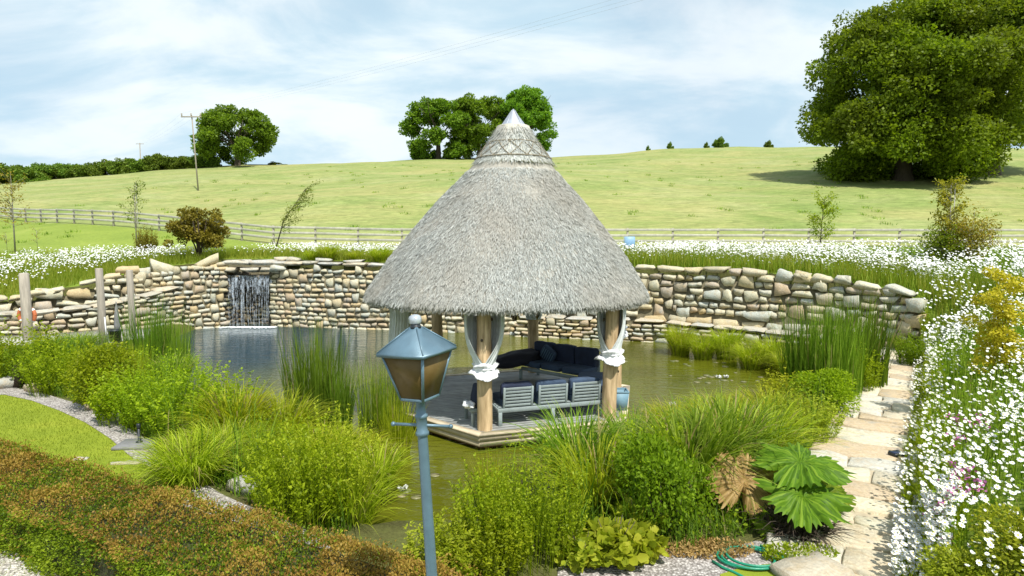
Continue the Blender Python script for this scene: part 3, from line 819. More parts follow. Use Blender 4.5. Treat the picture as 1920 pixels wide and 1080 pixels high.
for x in (wx1 - .12, wx1 - .2, wx1 - .42, wx0 + .08, wx0 + .12): strand(g, x, .05, wy + .06, 2.38, 0)
part('water_strands', g, MAT['fall'], t, True, 'stuff')
g = G()
for i in range(14):
    x = wx0 + .06 + (wx1 - wx0) * (i + .5) / 14; strand(g, x, .17, wy + .1, 2.39, 1.75 + rnd.uniform(-.25, .2), .004)
part('water_sheet', g, MAT['fall'], t, True, 'stuff')
g = G()
for i in range(420):
    x = rnd.uniform(wx0 - .25, wx1 + .25); y = wy - .02 - abs(rnd.gauss(0, .2)); r = rnd.uniform(.012, .05)
    pillow(g, (x, y, .005), (r * 2.4, r * 2, r * .9), None, 1.0, 4)
part('foam', g, MAT['foam'], t, True, 'stuff')

# ------------------------------------------------------------------ stone path round the pond
g = G(); V = []; F = []
S = polylen(PATH); NS = 50
def pathpt(s, u, z):
    x = np.interp(s, S, [p[0] for p in PATH]); y = np.interp(s, S, [p[1] for p in PATH]); w = np.interp(s, S, PWID)
    x1 = np.interp(min(s + .4, S[-1]), S, [p[0] for p in PATH]) - np.interp(max(s - .4, 0), S, [p[0] for p in PATH])
    y1 = np.interp(min(s + .4, S[-1]), S, [p[1] for p in PATH]) - np.interp(max(s - .4, 0), S, [p[1] for p in PATH])
    q = math.hypot(x1, y1); nx_, ny_ = y1 / q, -x1 / q
    return (x + nx_ * (u - .5) * w, y + ny_ * (u - .5) * w, z)
for k in range(NS + 1):
    s = S[-1] * k / NS
    V += [pathpt(s, -.02, .0), pathpt(s, -.0, LOW + .06), pathpt(s, 1.0, LOW + .06), pathpt(s, 1.02, .0)]
for k in range(NS):
    for j in range(3): F.append([k * 4 + j, k * 4 + 4 + j, k * 4 + 5 + j, k * 4 + 1 + j])
g.add(V, F); pth = structure('path', g, MAT['sand'])
ORG[pth.name] = Vector((0, 0, 0))
s = 0.0; row = 0
cuts = [0]
while cuts[-1] < S[-1]: cuts.append(cuts[-1] + (rnd.uniform(.38, .6) if cuts[-1] < 2.5 else rnd.uniform(.42, .95)))
edge = []
for ci, c_ in enumerate(cuts): edge.append([c_ + rnd.uniform(-.16, .16) for _ in range(7)])
for r_ in range(len(cuts) - 1):
    nst = rnd.choice((1, 1, 2, 2)) if r_ > 5 else rnd.choice((1, 2, 2, 3)); us = [rnd.uniform(-.05, .02)] + sorted(rnd.uniform(.25, .75) if nst == 2 else (.33 + .33 * q + rnd.uniform(-.08, .08)) for q in range(nst - 1)) + [1.0 + rnd.uniform(-.02, .04)]
    for q in range(nst):
        u0, u1 = us[q] + .012, us[q + 1] - .012; tt = LOW + .085 + rnd.uniform(0, .025)
        def ep(ed, u): return min(S[-1] - .01, float(np.interp(u, np.linspace(0, 1, 7), ed)))
        m_ = (u0 + u1) / 2; j = lambda: rnd.uniform(-.02, .02)
        pts = [(u0 + j(), ep(edge[r_], u0) + .05), (m_, ep(edge[r_], m_) + .015), (u1 + j(), ep(edge[r_], u1) + .05), (u1 + rnd.uniform(-.01, .02), (ep(edge[r_], u1) + ep(edge[r_ + 1], u1)) / 2),
               (u1 + j(), ep(edge[r_ + 1], u1) - .05), (m_, ep(edge[r_ + 1], m_) - .015), (u0 + j(), ep(edge[r_ + 1], u0) - .05), (u0 - rnd.uniform(-.01, .02), (ep(edge[r_], u0) + ep(edge[r_ + 1], u0)) / 2)]
        n_ = 8; cx = sum(p[0] for p in pts) / n_; cs = sum(p[1] for p in pts) / n_
        V = [pathpt(b_, a_, tt - .012) for a_, b_ in pts] + [pathpt(cs + (b_ - cs) * .9, cx + (a_ - cx) * .93, tt + rnd.uniform(-.004, .008)) for a_, b_ in pts] + [pathpt(b_, a_, LOW + .02) for a_, b_ in pts]
        F = [list(range(n_, 2 * n_))[::1]]
        for i in range(n_):
            k2 = (i + 1) % n_; F += [[i, k2, n_ + k2, n_ + i], [2 * n_ + i, 2 * n_ + k2, k2, i]]
        g = G(); g.add(V, F, 0.0); part('flagstone', g, MAT['flag'], pth)
# the big end slab
t = thing('stone_slab', 'large rounded pale slab ending the stone path beside the coiled green hose', 'stone slab', (3.1, 5.9, LOW))
stones_to(t, [((3.14, 6.2, LOW + .0), (.82, .58, .34), rotz(.35))], 'cap', 5, 'slab')
# boulders along the outer path edge
lst = []
bp = []
for s, u, w, h in [(1.2, 1.12, .4, .35), (1.8, 1.12, .5, .42), (2.5, 1.15, .5, .45), (3.2, 1.14, .5, .4), (3.9, 1.1, .42, .5), (4.7, 1.15, .5, .4), (5.6, 1.13, .42, .35), (6.6, 1.15, .45, .35), (7.7, 1.13, .5, .35), (8.9, 1.15, .5, .4), (10.2, 1.12, .5, .35), (11.6, 1.15, .5, .35), (13.0, 1.15, .6, .4)]:
    w *= .72; h *= .6; u += rnd.uniform(-.03, .08); p = pathpt(s + rnd.uniform(-.3, .3), u, LOW + h * .3)
    lab = {1.8: 'pale grey boulder at the flowery edge of the path, beside the daisies', 3.9: 'upright brown boulder on the outer edge of the path under daisies'}.get(s, ['nearest', 'second nearest', 'third nearest', 'fourth', 'fifth', 'sixth', 'seventh', 'eighth', 'ninth', 'tenth', 'fourth farthest', 'third farthest', 'farthest'][len(bp)] + ' of the small boulders edging the flower side of the path')
    t = thing('boulder', lab, 'boulder', p, 'boulders edging the stone path')
    stones_to(t, [(p, (w, w * .8, h), rotz(rnd.uniform(0, 3)))], 'boulder', 3, 'stone'); bp.append(t)
for (px, py, w, h, lab) in [(178, 768, .34, .2, 'rounded pale stone on the gravel below the leafy bushes'), (232, 790, .36, .3, 'squarish white-grey boulder on the gravel left of the small black lamp'),
                            (448, 920, .30, .26, 'grey half of the boulder pair under the arching sedge'), (474, 925, .36, .26, 'orange-brown half of the boulder pair under the arching sedge'),
                            (12, 727, .5, .3, 'pale boulder at the far left end of the gravel'), (70, 733, .5, .25, 'pale boulder beside the dark stump on the far gravel')]:
    p = W(px, py, LOW); t = thing('boulder', lab, 'boulder', p)
    stones_to(t, [((p.x, p.y, LOW + h * .4), (w, w * .8, h), rotz(rnd.uniform(0, 3)))], 'boulder', 3, 'stone')
for (px, py, w, lab) in [(150, 862, .26, 'flat pale stepping stone sunk in the lawn behind the hedge'), (236, 870, .5, 'long flat pale stone at the tongue of lawn')]:
    p = W(px, py, LOW); t = thing('stepping_stone', lab, 'stepping stone', p)
    stones_to(t, [((p.x, p.y, LOW + .012), (w, .13, .05), rotz(.1))], 'cap', 3, 'slab')
# path-side solar light
p = Vector(pathpt(4.4, .9, LOW + .09)); t = thing('solar_light', 'small dark solar light lying on the pale flagstones near the daisies', 'solar light', p)
g = G(); box(g, p + Vector((0, 0, .045)), (.2, .15, .05), rotz(.3), .01); part('body', g, MAT['dark'], t)
g = G(); box(g, p + Vector((0, 0, .075)), (.18, .13, .008), rotz(.3), .002); part('solar_panel', g, MAT['solar'], t)

# ------------------------------------------------------------------ pavilion
GC = Vector((0.03, 14.2, 0)); DZ = .32
ANG = [R(-102 + 60 * k) for k in range(6)]
pav = thing('thatched_pavilion', 'round thatched pavilion on log posts over a hexagonal deck in the pond', 'pavilion', (GC.x, GC.y, 0))
def hexa(r, z=None):
    return [(GC.x + r * math.cos(a), GC.y + r * math.sin(a)) for a in ANG]
PR = 2.68
# posts
post_xy = hexa(PR)
for k, (x, y) in enumerate(post_xy):
    g = G(); pts = []; rr = []
    dx, dy = rnd.uniform(-.03, .03), rnd.uniform(-.03, .03)
    for i in range(11):
        z = -.9 + (2.85 + .9) * i / 10; q = i / 10
        pts.append((x + dx * math.sin(q * 5), y + dy * math.sin(q * 4), z)); rr.append(.155 - .012 * q + rnd.uniform(-.006, .006))
    tube(g, pts, rr, 14, True); pp = part('post', g, MAT['log'], pav, True)
    g = G()
    for _ in range(5):
        a = rnd.uniform(0, 2 * PI); z = rnd.uniform(.5, 2.5); c0 = Vector((x + .148 * math.cos(a), y + .148 * math.sin(a), z))
        pillow(g, c0, (.05, .05, .06), None, 1.0, 5)
    part('knot', g, MAT['bark'], pp, True)
# ring beam and braces
for k in range(6):
    a, b_ = post_xy[k], post_xy[(k + 1) % 6]
    g = G(); tube(g, [(a[0], a[1], 2.72), (b_[0], b_[1], 2.72)], .11, 10); part('ring_beam', g, MAT['log'], pav, True)
for k in range(12):
    a = ANG[0] + k * PI / 6; g = G()
    tube(g, [(GC.x + 3.0 * math.cos(a), GC.y + 3.0 * math.sin(a), 2.75), (GC.x + .1 * math.cos(a), GC.y + .1 * math.sin(a), 6.1)], [.06, .045], 8); part('rafter', g, MAT['log'], pav, True)
# deck
HX = np.array(hexa(3.02))
u_ax = np.array([math.cos(ANG[1]) - math.cos(ANG[0]), math.sin(ANG[1]) - math.sin(ANG[0])]); u_ax /= np.linalg.norm(u_ax); v_ax = np.array([-u_ax[1], u_ax[0]])
def clip_poly(poly, lo, hi, ax, c0):
    def cl(pts, sgn, lim):
        out = []
        for i in range(len(pts)):
            a = pts[i]; b_ = pts[(i + 1) % len(pts)]; da = sgn * ((a - c0) @ ax) - sgn * lim; db = sgn * ((b_ - c0) @ ax) - sgn * lim
            if da >= 0: out.append(a)
            if (da >= 0) != (db >= 0): out.append(a + (b_ - a) * (da / (da - db)))
        return out
    p = cl(list(poly), 1, lo)
    return cl(p, -1, hi) if p else []
c0 = np.array([GC.x, GC.y]); HI = np.array(hexa(2.88))
v = -2.7; bw = .14
while v < 2.7:
    p = clip_poly(HI, v, v + bw - .012, v_ax, c0)
    if len(p) >= 3:
        g = G(); prism(g, [tuple(q) for q in p], DZ - .035, DZ + rnd.uniform(-.002, .002)); part('deck_board', g, MAT['deckgrey'], pav)
    v += bw
def ringboard(ro, ri, z0, z1, mat, name):
    O = hexa(ro); I = hexa(ri)
    for k in range(6):
        j = (k + 1) % 6; g = G(); e = .004
        o0, o1, i0, i1 = [Vector((*q, 0)) for q in (O[k], O[j], I[k], I[j])]
        d = (o1 - o0).normalized() * e
        prism(g, [tuple((o0 + d)[:2]), tuple((o1 - d)[:2]), tuple((i1 - d)[:2]), tuple((i0 + d)[:2])], z0, z1); part(name, g, MAT[mat], pav)
ringboard(3.08, 2.895, DZ - .035, DZ + .008, 'decktan', 'edge_board')
ringboard(3.055, 3.01, DZ - .135, DZ - .04, 'decktan', 'fascia_board')
ringboard(3.04, 2.995, DZ - .235, DZ - .14, 'decktan', 'fascia_board')
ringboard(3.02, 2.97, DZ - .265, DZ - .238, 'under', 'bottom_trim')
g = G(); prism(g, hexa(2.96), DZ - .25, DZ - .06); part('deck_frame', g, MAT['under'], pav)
# thatch
prof = [(.36, 6.52), (.57, 6.12), (.83, 5.74), (1.2, 5.28), (1.63, 4.84), (2.15, 4.21), (2.67, 3.56), (3.04, 3.0), (3.17, 2.79), (3.20, 2.71), (3.14, 2.645), (2.95, 2.62), (2.85, 2.72), (1.6, 4.4), (.3, 6.2)]
PR_r = np.array([p[0] for p in prof[:10]]); PR_z = np.array([p[1] for p in prof[:10]])
def rz_(s): # along slope s 0..1
    seg = np.concatenate([[0], np.cumsum(np.hypot(np.diff(PR_r), np.diff(PR_z)))]); seg /= seg[-1]
    return np.interp(s, seg, PR_r), np.interp(s, seg, PR_z)
g = G()
fine = []
for q in np.linspace(0, 1, 60):
    r_, z_ = rz_(q); fine.append((float(r_), float(z_)))
fine += prof[10:]
n_ = 120; V = []; F = []
for i, (r_, z_) in enumerate(fine):
    for k in range(n_):
        a = 2 * PI * k / n_; nz = mnoise.noise(Vector((math.cos(a) * r_ * 1.3, math.sin(a) * r_ * 1.3, z_ * 1.3))) * .035 * min(1, r_) + mnoise.noise(Vector((math.cos(a) * r_ * 7, math.sin(a) * r_ * 7, z_ * 5))) * .015
        V.append((GC.x + (r_ + nz) * math.cos(a), GC.y + (r_ + nz) * math.sin(a), z_ + nz * .5))
for i in range(len(fine) - 1):
    for k in range(n_): F.append([i * n_ + k, (i + 1) * n_ + k, (i + 1) * n_ + (k + 1) % n_, i * n_ + (k + 1) % n_])
V = [(x_ - .16 * max(0, 6.3 - z_) / 3.7, y_, z_) for x_, y_, z_ in V]; g.add(V, F); roof = part('thatch_roof', g, MAT['thatchbase'], pav, True)
g = G(); N = 170000
q = np.sqrt(rng.uniform(.065, 1, N)); r_, z_ = rz_(q); q2 = np.minimum(q + .004, 1); r2, z2 = rz_(q + .01); a = rng.uniform(0, 2 * PI, N)
dr, dz_ = r2 - r_, z2 - z_; bad = np.hypot(dr, dz_) < 1e-6; dr[bad] = .05; dz_[bad] = -.3
dl = np.hypot(dr, dz_); dr /= dl; dz_ /= dl
ca, sa = np.cos(a), np.sin(a)
down = np.stack([dr * ca, dr * sa, dz_], 1); nor = np.stack([-dz_ * ca, -dz_ * sa, dr], 1); tan = np.stack([-sa, ca, np.zeros(N)], 1)
dirv = normv(down + tan * rng.normal(0, .26, N)[:, None] + nor * rng.uniform(.05, .30, N)[:, None])
base = np.stack([GC.x + r_ * ca, GC.y + r_ * sa, z_], 1) + nor * rng.uniform(-.005, .03, N)[:, None]
M = frames(dirv, nor + rng.normal(0, .35, (N, 3)))
ST = (np.array([(-.5, 0, 0), (.5, 0, 0), (.38, 1, 0), (-.38, 1, 0)]), np.array([[0, 1, 2, 3]]))
ln = rng.uniform(.035, .11, N); SS = np.stack([rng.uniform(.005, .010, N), ln, np.ones(N)], 1)
va = np.clip(rng.normal(.5, .27, N), 0, 1)
inst(g, ST[0], ST[1], base, M, SS, va)
# drip edge
N = 12000; a = rng.uniform(0, 2 * PI, N); ca, sa = np.cos(a), np.sin(a); rr = rng.uniform(2.97, 3.20, N)
base = np.stack([GC.x + rr * ca, GC.y + rr * sa, 2.68 + rng.uniform(-.04, .03, N)], 1)
dirv = normv(np.stack([.35 * ca, .35 * sa, -np.ones(N)], 1) + rng.normal(0, .22, (N, 3)))
inst(g, ST[0], ST[1], base, frames(dirv), np.stack([rng.uniform(.006, .012, N), rng.uniform(.04, .1, N), np.ones(N)], 1), np.clip(rng.normal(.4, .25, N), 0, 1))
for q_ in g.V: q_[:, 0] -= .16 * np.maximum(0, 6.3 - q_[:, 2]) / 3.7
part('straw', g, MAT['straw'], roof, False, 'stuff')
g = G(); V = []; F = []
rp = [(.34, 6.54), (.42, 6.36), (.56, 6.13), (.70, 5.94), (.87, 5.72), (.89, 5.64), (.82, 5.62)]
for i, (r_, z_) in enumerate(rp):
    for k in range(96):
        a = 2 * PI * k / 96; nz = mnoise.noise(Vector((math.cos(a) * 4, math.sin(a) * 4, z_ * 3))) * .02 + rnd.uniform(-.006, .006)
        V.append((GC.x + (r_ + nz + .02) * math.cos(a), GC.y + (r_ + nz + .02) * math.sin(a), z_ + (rnd.uniform(-.02, .02) if i > 3 else 0)))
for i in range(len(rp) - 1):
    for k in range(96): F.append([i * 96 + k, (i + 1) * 96 + k, (i + 1) * 96 + (k + 1) % 96, i * 96 + (k + 1) % 96])
g.add(V, F); rdg = part('ridge', g, MAT['ridge'], pav, True)
g = G(); N = 7000; q = rng.uniform(0, 1, N); r_ = .36 + q * .52; z_ = np.interp(r_, [.34, .42, .56, .70, .87], [6.54, 6.36, 6.13, 5.94, 5.72]); a = rng.uniform(0, 2 * PI, N); ca, sa = np.cos(a), np.sin(a)
base = np.stack([GC.x + (r_ + .022) * ca, GC.y + (r_ + .022) * sa, z_], 1); d_ = np.stack([.6 * ca, .6 * sa, -.75 * np.ones(N)], 1) + rng.normal(0, .09, (N, 3)) + np.stack([.1 * ca, .1 * sa, .1 * np.ones(N)], 1)
inst(g, ST[0], ST[1], base, frames(d_, np.stack([ca, sa, np.ones(N)], 1)), np.stack([rng.uniform(.007, .012, N), rng.uniform(.08, .2, N), np.ones(N)], 1), np.clip(rng.normal(.75, .2, N), 0, 1))
part('straw', g, MAT['straw'], rdg, False, 'stuff')
def rpt(a, q): # point on ridge surface
    r_ = .41 + q * .45; z_ = float(np.interp(r_, [.34, .42, .56, .70, .87], [6.54, 6.36, 6.13, 5.94, 5.72])); r_ += .045
    return (GC.x + r_ * math.cos(a), GC.y + r_ * math.sin(a), z_ + .02)
for q in (.34, .93):
    g = G(); tube(g, [rpt(2 * PI * k / 40, q + rnd.uniform(-.008, .008)) for k in range(41)], .016, 5, False); part('rod_band', g, MAT['rod'], rdg)
for k in range(14):
    a0 = 2 * PI * k / 14 - .1
    for s_ in (1, -1):
        g = G(); tube(g, [rpt(a0 + s_ * (qq / 3 - .5) * 2 * PI / 14 * 1.05, .34 + .59 * qq / 3) for qq in range(4)], .012, 4, False); part('cross_rod', g, MAT['rod'], rdg)
g = G(); lathe(g, [(.40, 6.50), (.405, 6.53), (.30, 6.66), (.17, 6.83), (.06, 6.98), (.008, 7.05), (0, 7.05)], (GC.x, GC.y, -.12), 24)
cp = part('metal_cap', g, MAT['zinc'], pav, True)
g = G(); 
for k in range(5):
    a = 2 * PI * k / 5 + .4; bar(g, (GC.x + .405 * math.cos(a), GC.y + .405 * math.sin(a), 6.405), (GC.x + .03 * math.cos(a), GC.y + .03 * math.sin(a), 6.91), .02, .012)
part('seam', g, MAT['zinc'], cp)

# curtains tied to posts
def curtain(k, zk, face, lab, w=.34, ruffle=True, mat_top='linengrey', tail=.3):
    x, y = post_xy[k]; t = thing('curtain', lab, 'curtain', (x, y, DZ), 'curtains tied round the pavilion posts')
    g = G(); n_ = 72; rows = 22; V = []; F = []
    for i in range(rows + 1):
        q = i / rows; z = 2.66 + (zk - 2.66) * q
        rad = .19 + (w - .19) * (math.sin(PI * min(1, q * .55 + .35)) ** 1) * (1 - q ** 5) ; 
        gap = 1.05 * (1 - q ** 3)     # half opening angle towards the viewer
        for k2 in range(n_ + 1):
            a = face + gap + (2 * PI - 2 * gap) * k2 / n_
            pl = .022 * math.sin(k2 * 1.75 + .6 * math.sin(q * 4)) + .012 * math.sin(k2 * .7 + 2)
            ex = rad + pl * (1 - .3 * q)
            V.append((x + ex * math.cos(a), y + ex * math.sin(a), z))
    for i in range(rows):
        for k2 in range(n_):
            b0 = i * (n_ + 1) + k2; F.append([b0, b0 + n_ + 1, b0 + n_ + 2, b0 + 1])
    g.add(V, F); part('drape', g, MAT[mat_top], t, True)
    if ruffle:
        g = G(); V = []; F = []; prof_ = [(.185, .02), (.25, -.02), (.2, -.07), (.19, -.1), (.24, -.16), (.29, -.21), (.30, -.235), (.26, -.2)]
        for i, (r_, dz) in enumerate(prof_):
            for k2 in range(60):
                a = 2 * PI * k2 / 60; m_ = 1 + (.10 if i > 2 else .06) * math.sin(k2 * .9 + i * .5) + .09 * math.sin(a * 3 + i)
                V.append((x + r_ * m_ * math.cos(a), y + r_ * m_ * math.sin(a), zk + dz + (.05 * math.sin(a * 2 + 1) if i > 3 else .02 * math.sin(a * 3))))
        for i in range(len(prof_) - 1):
            for k2 in range(60): F.append([i * 60 + k2, i * 60 + (k2 + 1) % 60, (i + 1) * 60 + (k2 + 1) % 60, (i + 1) * 60 + k2])
        g.add(V, F); part('ruffle', g, MAT['linen'], t, True)
        g = G(); tube(g, [(x + .2 * math.cos(2 * PI * j / 24), y + .2 * math.sin(2 * PI * j / 24), zk - .085) for j in range(25)], .018, 6, False); part('tie', g, MAT['linen'], t, True)
curtain(0, 1.6, R(-90), 'white curtain knotted in a bright ruffle round the front left log post', .36)
curtain(1, 1.72, R(-105), 'white curtain gathered round the front right log post beside the sofa', .27)
curtain(2, 1.85, R(-100), 'short pale curtain wrapped round the rearmost right log post', .2, True)
curtain(3, 1.8, R(-60), 'dim curtain bunched on the back log post behind the navy sofa', .28, False)
curtain(5, 1.3, R(-170), 'pale curtain hanging beside the far left log post behind the street lamp', .28, False)

# ------------------------------------------------------------------ sofa etc. on deck
P1 = np.array(post_xy[0]); P2 = np.array(post_xy[1]); P3 = np.array(post_xy[2]); P4 = np.array(post_xy[3])
sofa = thing('corner_sofa', 'grey slatted timber corner sofa with navy cushions on the pavilion deck', 'sofa', (P1[0] + 1.2, P1[1] + .5, DZ))
A0 = math.atan2(u_ax[1], u_ax[0]); MA = rotz(A0)
def sp(u, v, z): q = P1 + u_ax * u + v_ax * v; return Vector((q[0], q[1], DZ + z))
def sbox(name, u, v, z, su, sv, sz, mat='sofa', parent=None, bev=.006, tilt=0):
    g = G(); box(g, sp(u, v, z), (su, sv, sz), MA @ rotx(tilt), bev); return part(name, g, MAT[mat], parent or sofa)
V0 = .10
for u in (.34, 1.45, 2.56):
    for v in (V0, V0 + .72): sbox('leg', u, v, .135, .075, .07, .27)
sbox('rail', 1.45, V0, .3, 2.32, .05, .085); sbox('rail', 1.45, V0 + .72, .3, 2.32, .05, .085)
for u in (.32, 2.58): sbox('side_rail', u, V0 + .36, .3, .05, .665, .08)
for k in range(5): sbox('seat_slat', 1.45, V0 + .09 + .135 * k, .35, 2.26, .09, .018)
for k in range(3):
    u0 = .40 + .735 * k; bt = .12
    fr = sbox('back_panel', u0 + .02, V0 - .02, .55, .045, .04, .42, tilt=bt)
    sbox('stile', u0 + .6, V0 - .02, .55, .045, .04, .42, parent=fr, tilt=bt)
    for j in range(6):
        zz_ = .39 + .067 * j; sbox('slat', u0 + .31, V0 - .02 - (zz_ - .55) * bt * 1.0, zz_, .53, .018, .046 if j < 5 else .055, parent=fr, tilt=bt, bev=.003)
def cush(name, c, size, M, mat, parent, e=.25, crush=.06):
    g = G(); pillow(g, c, size, M, e, 10, .5, crush, rnd.random() * 9); return part(name, g, MAT[mat], parent, True)
for k in range(3):
    cush('seat_cushion', sp(.72 + .735 * k, V0 + .37, .43), (.69, .72, .16), MA, 'bluef', sofa)
    cush('back_cushion', sp(.72 + .735 * k, V0 + .14, .61), (.66, .17, .40), MA @ rotx(.12), 'bluef' if k else 'navy', sofa)
# second section along the P4-P3 side, facing the viewer
B_ax = (P3 - P4) / np.linalg.norm(P3 - P4); Bin = np.array([-B_ax[1], B_ax[0]]); 
if Bin @ (c0 - P4) < 0: Bin = -Bin
MB = rotz(math.atan2(B_ax[1], B_ax[0]))
def bp_(u, v, z): q = P4 + B_ax * u + Bin * v; return Vector((q[0], q[1], DZ + z))
def bbox(name, u, v, z, su, sv, sz, mat='sofa', bev=.006):
    g = G(); box(g, bp_(u, v, z), (su, sv, sz), MB, bev); return part(name, g, MAT[mat], sofa)
for u in (.35, 2.3):
    for v in (.2, .92): bbox('leg', u, v, .135, .07, .07, .27)
bbox('rail', 1.32, .92, .3, 1.88, .05, .085); bbox('back_rail', 1.32, .17, .5, 2.0, .04, .38)
for k in range(3):
    cush('seat_cushion', bp_(.65 + .67 * k, .57, .43), (.66, .72, .16), MB, 'bluef', sofa)
    cush('back_cushion', bp_(.65 + .67 * k, .27, .70), (.66, .2, .5), MB, 'navy', sofa)
# corner seat between the sections
q = (P2 + P3) / 2 + (c0 - (P2 + P3) / 2) * .2; MC = rotz(math.atan2((P3 - P2)[1], (P3 - P2)[0]))
g = G(); box(g, (q[0], q[1], DZ + .3), (1.5, .7, .08), MC, .006); part('corner_frame', g, MAT['sofa'], sofa)
cush('seat_cushion', (q[0], q[1], DZ + .43), (1.5, .74, .16), MC, 'bluef', sofa)
# loose textiles
c_ = bp_(.95, .52, .68); t = thing('throw_pillow', 'square teal striped pillow standing on its corner against the navy backrest', 'pillow', (c_.x, c_.y, c_.z - .2))
Mp = MB @ rotz(PI) @ rotx(-.3) @ roty(R(45 + 8)); g = G(); pillow(g, c_, (.42, .13, .42), Mp, .3, 12); part('cover', g, MAT['bluef'], t, True)
g = G()
for k in range(6):
    off = -.15 + .06 * k; vv = Mp @ np.array([0, 0.066, off]); bar(g, Vector(c_) + Vector(vv) + Vector(Mp @ np.array([-.17, 0, 0])), Vector(c_) + Vector(vv) + Vector(Mp @ np.array([.17, 0, 0])), .012, .012)
part('stripe', g, MAT['bin'], t)
c_ = bp_(.0, .75, .48); t = thing('throw', 'dark rumpled bolster spilling off the left end of the rear sofa', 'bolster', (c_.x, c_.y, DZ))
g = G(); pillow(g, (c_.x - .02, c_.y - .25, c_.z + .04), (1.35, .8, .36), rotz(.15) @ roty(-.16), .75, 14, .5, .25, 3); part('cloth', g, MAT['black'], t, True)
c_ = sp(.12, .62, .35); t = thing('chair', 'low grey side chair with a navy cushion beside the front left post', 'chair', (c_.x, c_.y, DZ))
for du in (-.27, .03):
    for dv in (-.3, .25):
        q = sp(.1 + du, .55 + dv, .2); g = G(); box(g, q, (.06, .06, .4), MA); part('leg', g, MAT['sofa'], t)
g = G(); box(g, sp(-.02, .52, .32), (.42, .66, .06), MA); part('seat_frame', g, MAT['sofa'], t)
for j in range(4): g = G(); box(g, sp(-.17, .27 + .0, .12 + .07 * j), (.03 + .0, .02, .05), MA); part('slat', g, MAT['sofa'], t)
g = G(); pillow(g, sp(.02, .5, .5), (.2, .6, .5), MA @ roty(.15), .35, 10, .5, .1, 2); part('cushion', g, MAT['navy'], t, True)
c_ = sp(-.24, .3, .43); t = thing('cloth', 'crumpled white cloth lying on the arm of the side chair', 'cloth', (c_.x, c_.y, c_.z))
g = G(); pillow(g, c_, (.22, .3, .12), MA, .9, 10, .5, .6, 5); part('fold', g, MAT['linen'], t, True)
q3 = Vector((*(P3 * .9 + np.array(hexa(2.9))[1] * .1), 0)); c_ = Vector((2.30, 13.0, DZ))
t = thing('tub', 'pale blue square tub on the deck edge by the right rear post', 'tub', c_)
g = G()
for i, (s_, z_) in enumerate([(.38, .02), (.44, .42)]): pass
V = []; 
for s_, z_ in ((.15, .0), (.185, .40), (.17, .40), (.14, .05)):
    for dx, dy in ((-1, -1), (1, -1), (1, 1), (-1, 1)): V.append((c_.x + dx * s_, c_.y + dy * s_, c_.z + z_))
F = [[3, 2, 1, 0], [12, 13, 14, 15]]
for i in range(3):
    for k in range(4): F.append([i * 4 + k, i * 4 + (k + 1) % 4, i * 4 + 4 + (k + 1) % 4, i * 4 + 4 + k])
g.add(V, F); part('body', g, MAT['bin'], t)
g = G()
for dy in (-1, 1): box(g, (c_.x, c_.y + dy * .18, c_.z + .41), (.39, .03, .03))
for dx in (-1, 1): box(g, (c_.x + dx * .18, c_.y, c_.z + .41), (.03, .33, .032))
part('rim', g, MAT['bin'], t)

# ------------------------------------------------------------------ street lamp
LP = WD(788, 750, 4.0); lean = Vector((-.053, 0, 1)).normalized()
base = LP - lean * ((LP.z - LOW) / lean.z)
lamp = thing('street_lamp', 'blue-grey street lamp with amber panes leaning in front of the pond', 'street lamp', base)
zt = (LP.z - LOW) / lean.z
def ax(h): return base + lean * h
def axlathe(prof, n=20, ph=0):
    g = G(); V = []; F = []
    ML = Vector((0, 0, 1)).rotation_difference(lean).to_matrix(); ML = np.array(ML)
    lathe(g, prof, tuple(base), n, ML, .5, ph); return g
part('post', axlathe([(.0, -.02), (.11, -.02), (.11, .25), (.085, .32), (.06, .4), (.052, .8), (.045, .84), (.040, .9), (.0335, zt - .23), (.0335, zt - .14), (.0, zt - .14)]), MAT['lamp'], lamp, True)
part('collar', axlathe([(.0, zt - .24), (.035, zt - .24), (.045, zt - .235), (.045, zt - .215), (.037, zt - .205), (.037, zt - .12), (.044, zt - .115), (.044, zt - .1), (.036, zt - .092), (.03, zt - .04), (.034, zt - .0), (.045, zt + .012), (.0, zt + .012)]), MAT['lamp'], lamp, True)
hb = ax(zt - .17)
g = G(); bd = Vector((.97, -.1, -.01)).normalized()
tube(g, [hb - bd * .19, hb + bd * .19], .0105, 8); part('ladder_bar', g, MAT['lamp'], lamp, True)
for s_ in (-1, 1):
    g = G(); pillow(g, hb + bd * .195 * s_, (.032, .032, .032), None, 1, 8); part('bar_end', g, MAT['lamp'], lamp, True)
rotL = R(-28)
def lq(r, h, k):   # k-th corner of the square lantern section with half diagonal r at height h above LP
    a = rotL + PI / 4 + PI / 2 * k; ML = Vector((0, 0, 1)).rotation_difference(lean).to_matrix()
    return Vector(LP) + ML @ Vector((r * math.cos(a), r * math.sin(a), h))
hz0, hz1 = .02, .315; r0, r1 = .125, .225
ed = part('lantern_frame', (lambda g: [tube(g, [lq(r0, hz0, k), lq(r1, hz1, k)], .0105, 6) for k in range(4)] and g)(G()), MAT['lamp'], lamp)
g = G()
for k in range(4):
    g = G(); bar(g, lq(r0, hz0, k), lq(r0, hz0, k + 1), .018, .02); part('lower_rim_bar', g, MAT['lamp'], lamp)
    g = G(); bar(g, lq(r1, hz1, k), lq(r1, hz1, k + 1), .02, .016); part('upper_rim_bar', g, MAT['lamp'], lamp)
g = G(); V = [lq(r0, hz0 - .008, k) for k in range(4)] + [lq(.05, -.01, k) for k in range(4)]
g.add([list(v_) for v_ in V], [[0, 1, 5, 4][::-1], [1, 2, 6, 5][::-1], [2, 3, 7, 6][::-1], [3, 0, 4, 7][::-1], [0, 3, 2, 1][::-1]]); part('lantern_floor', g, MAT['lamp'], lamp)
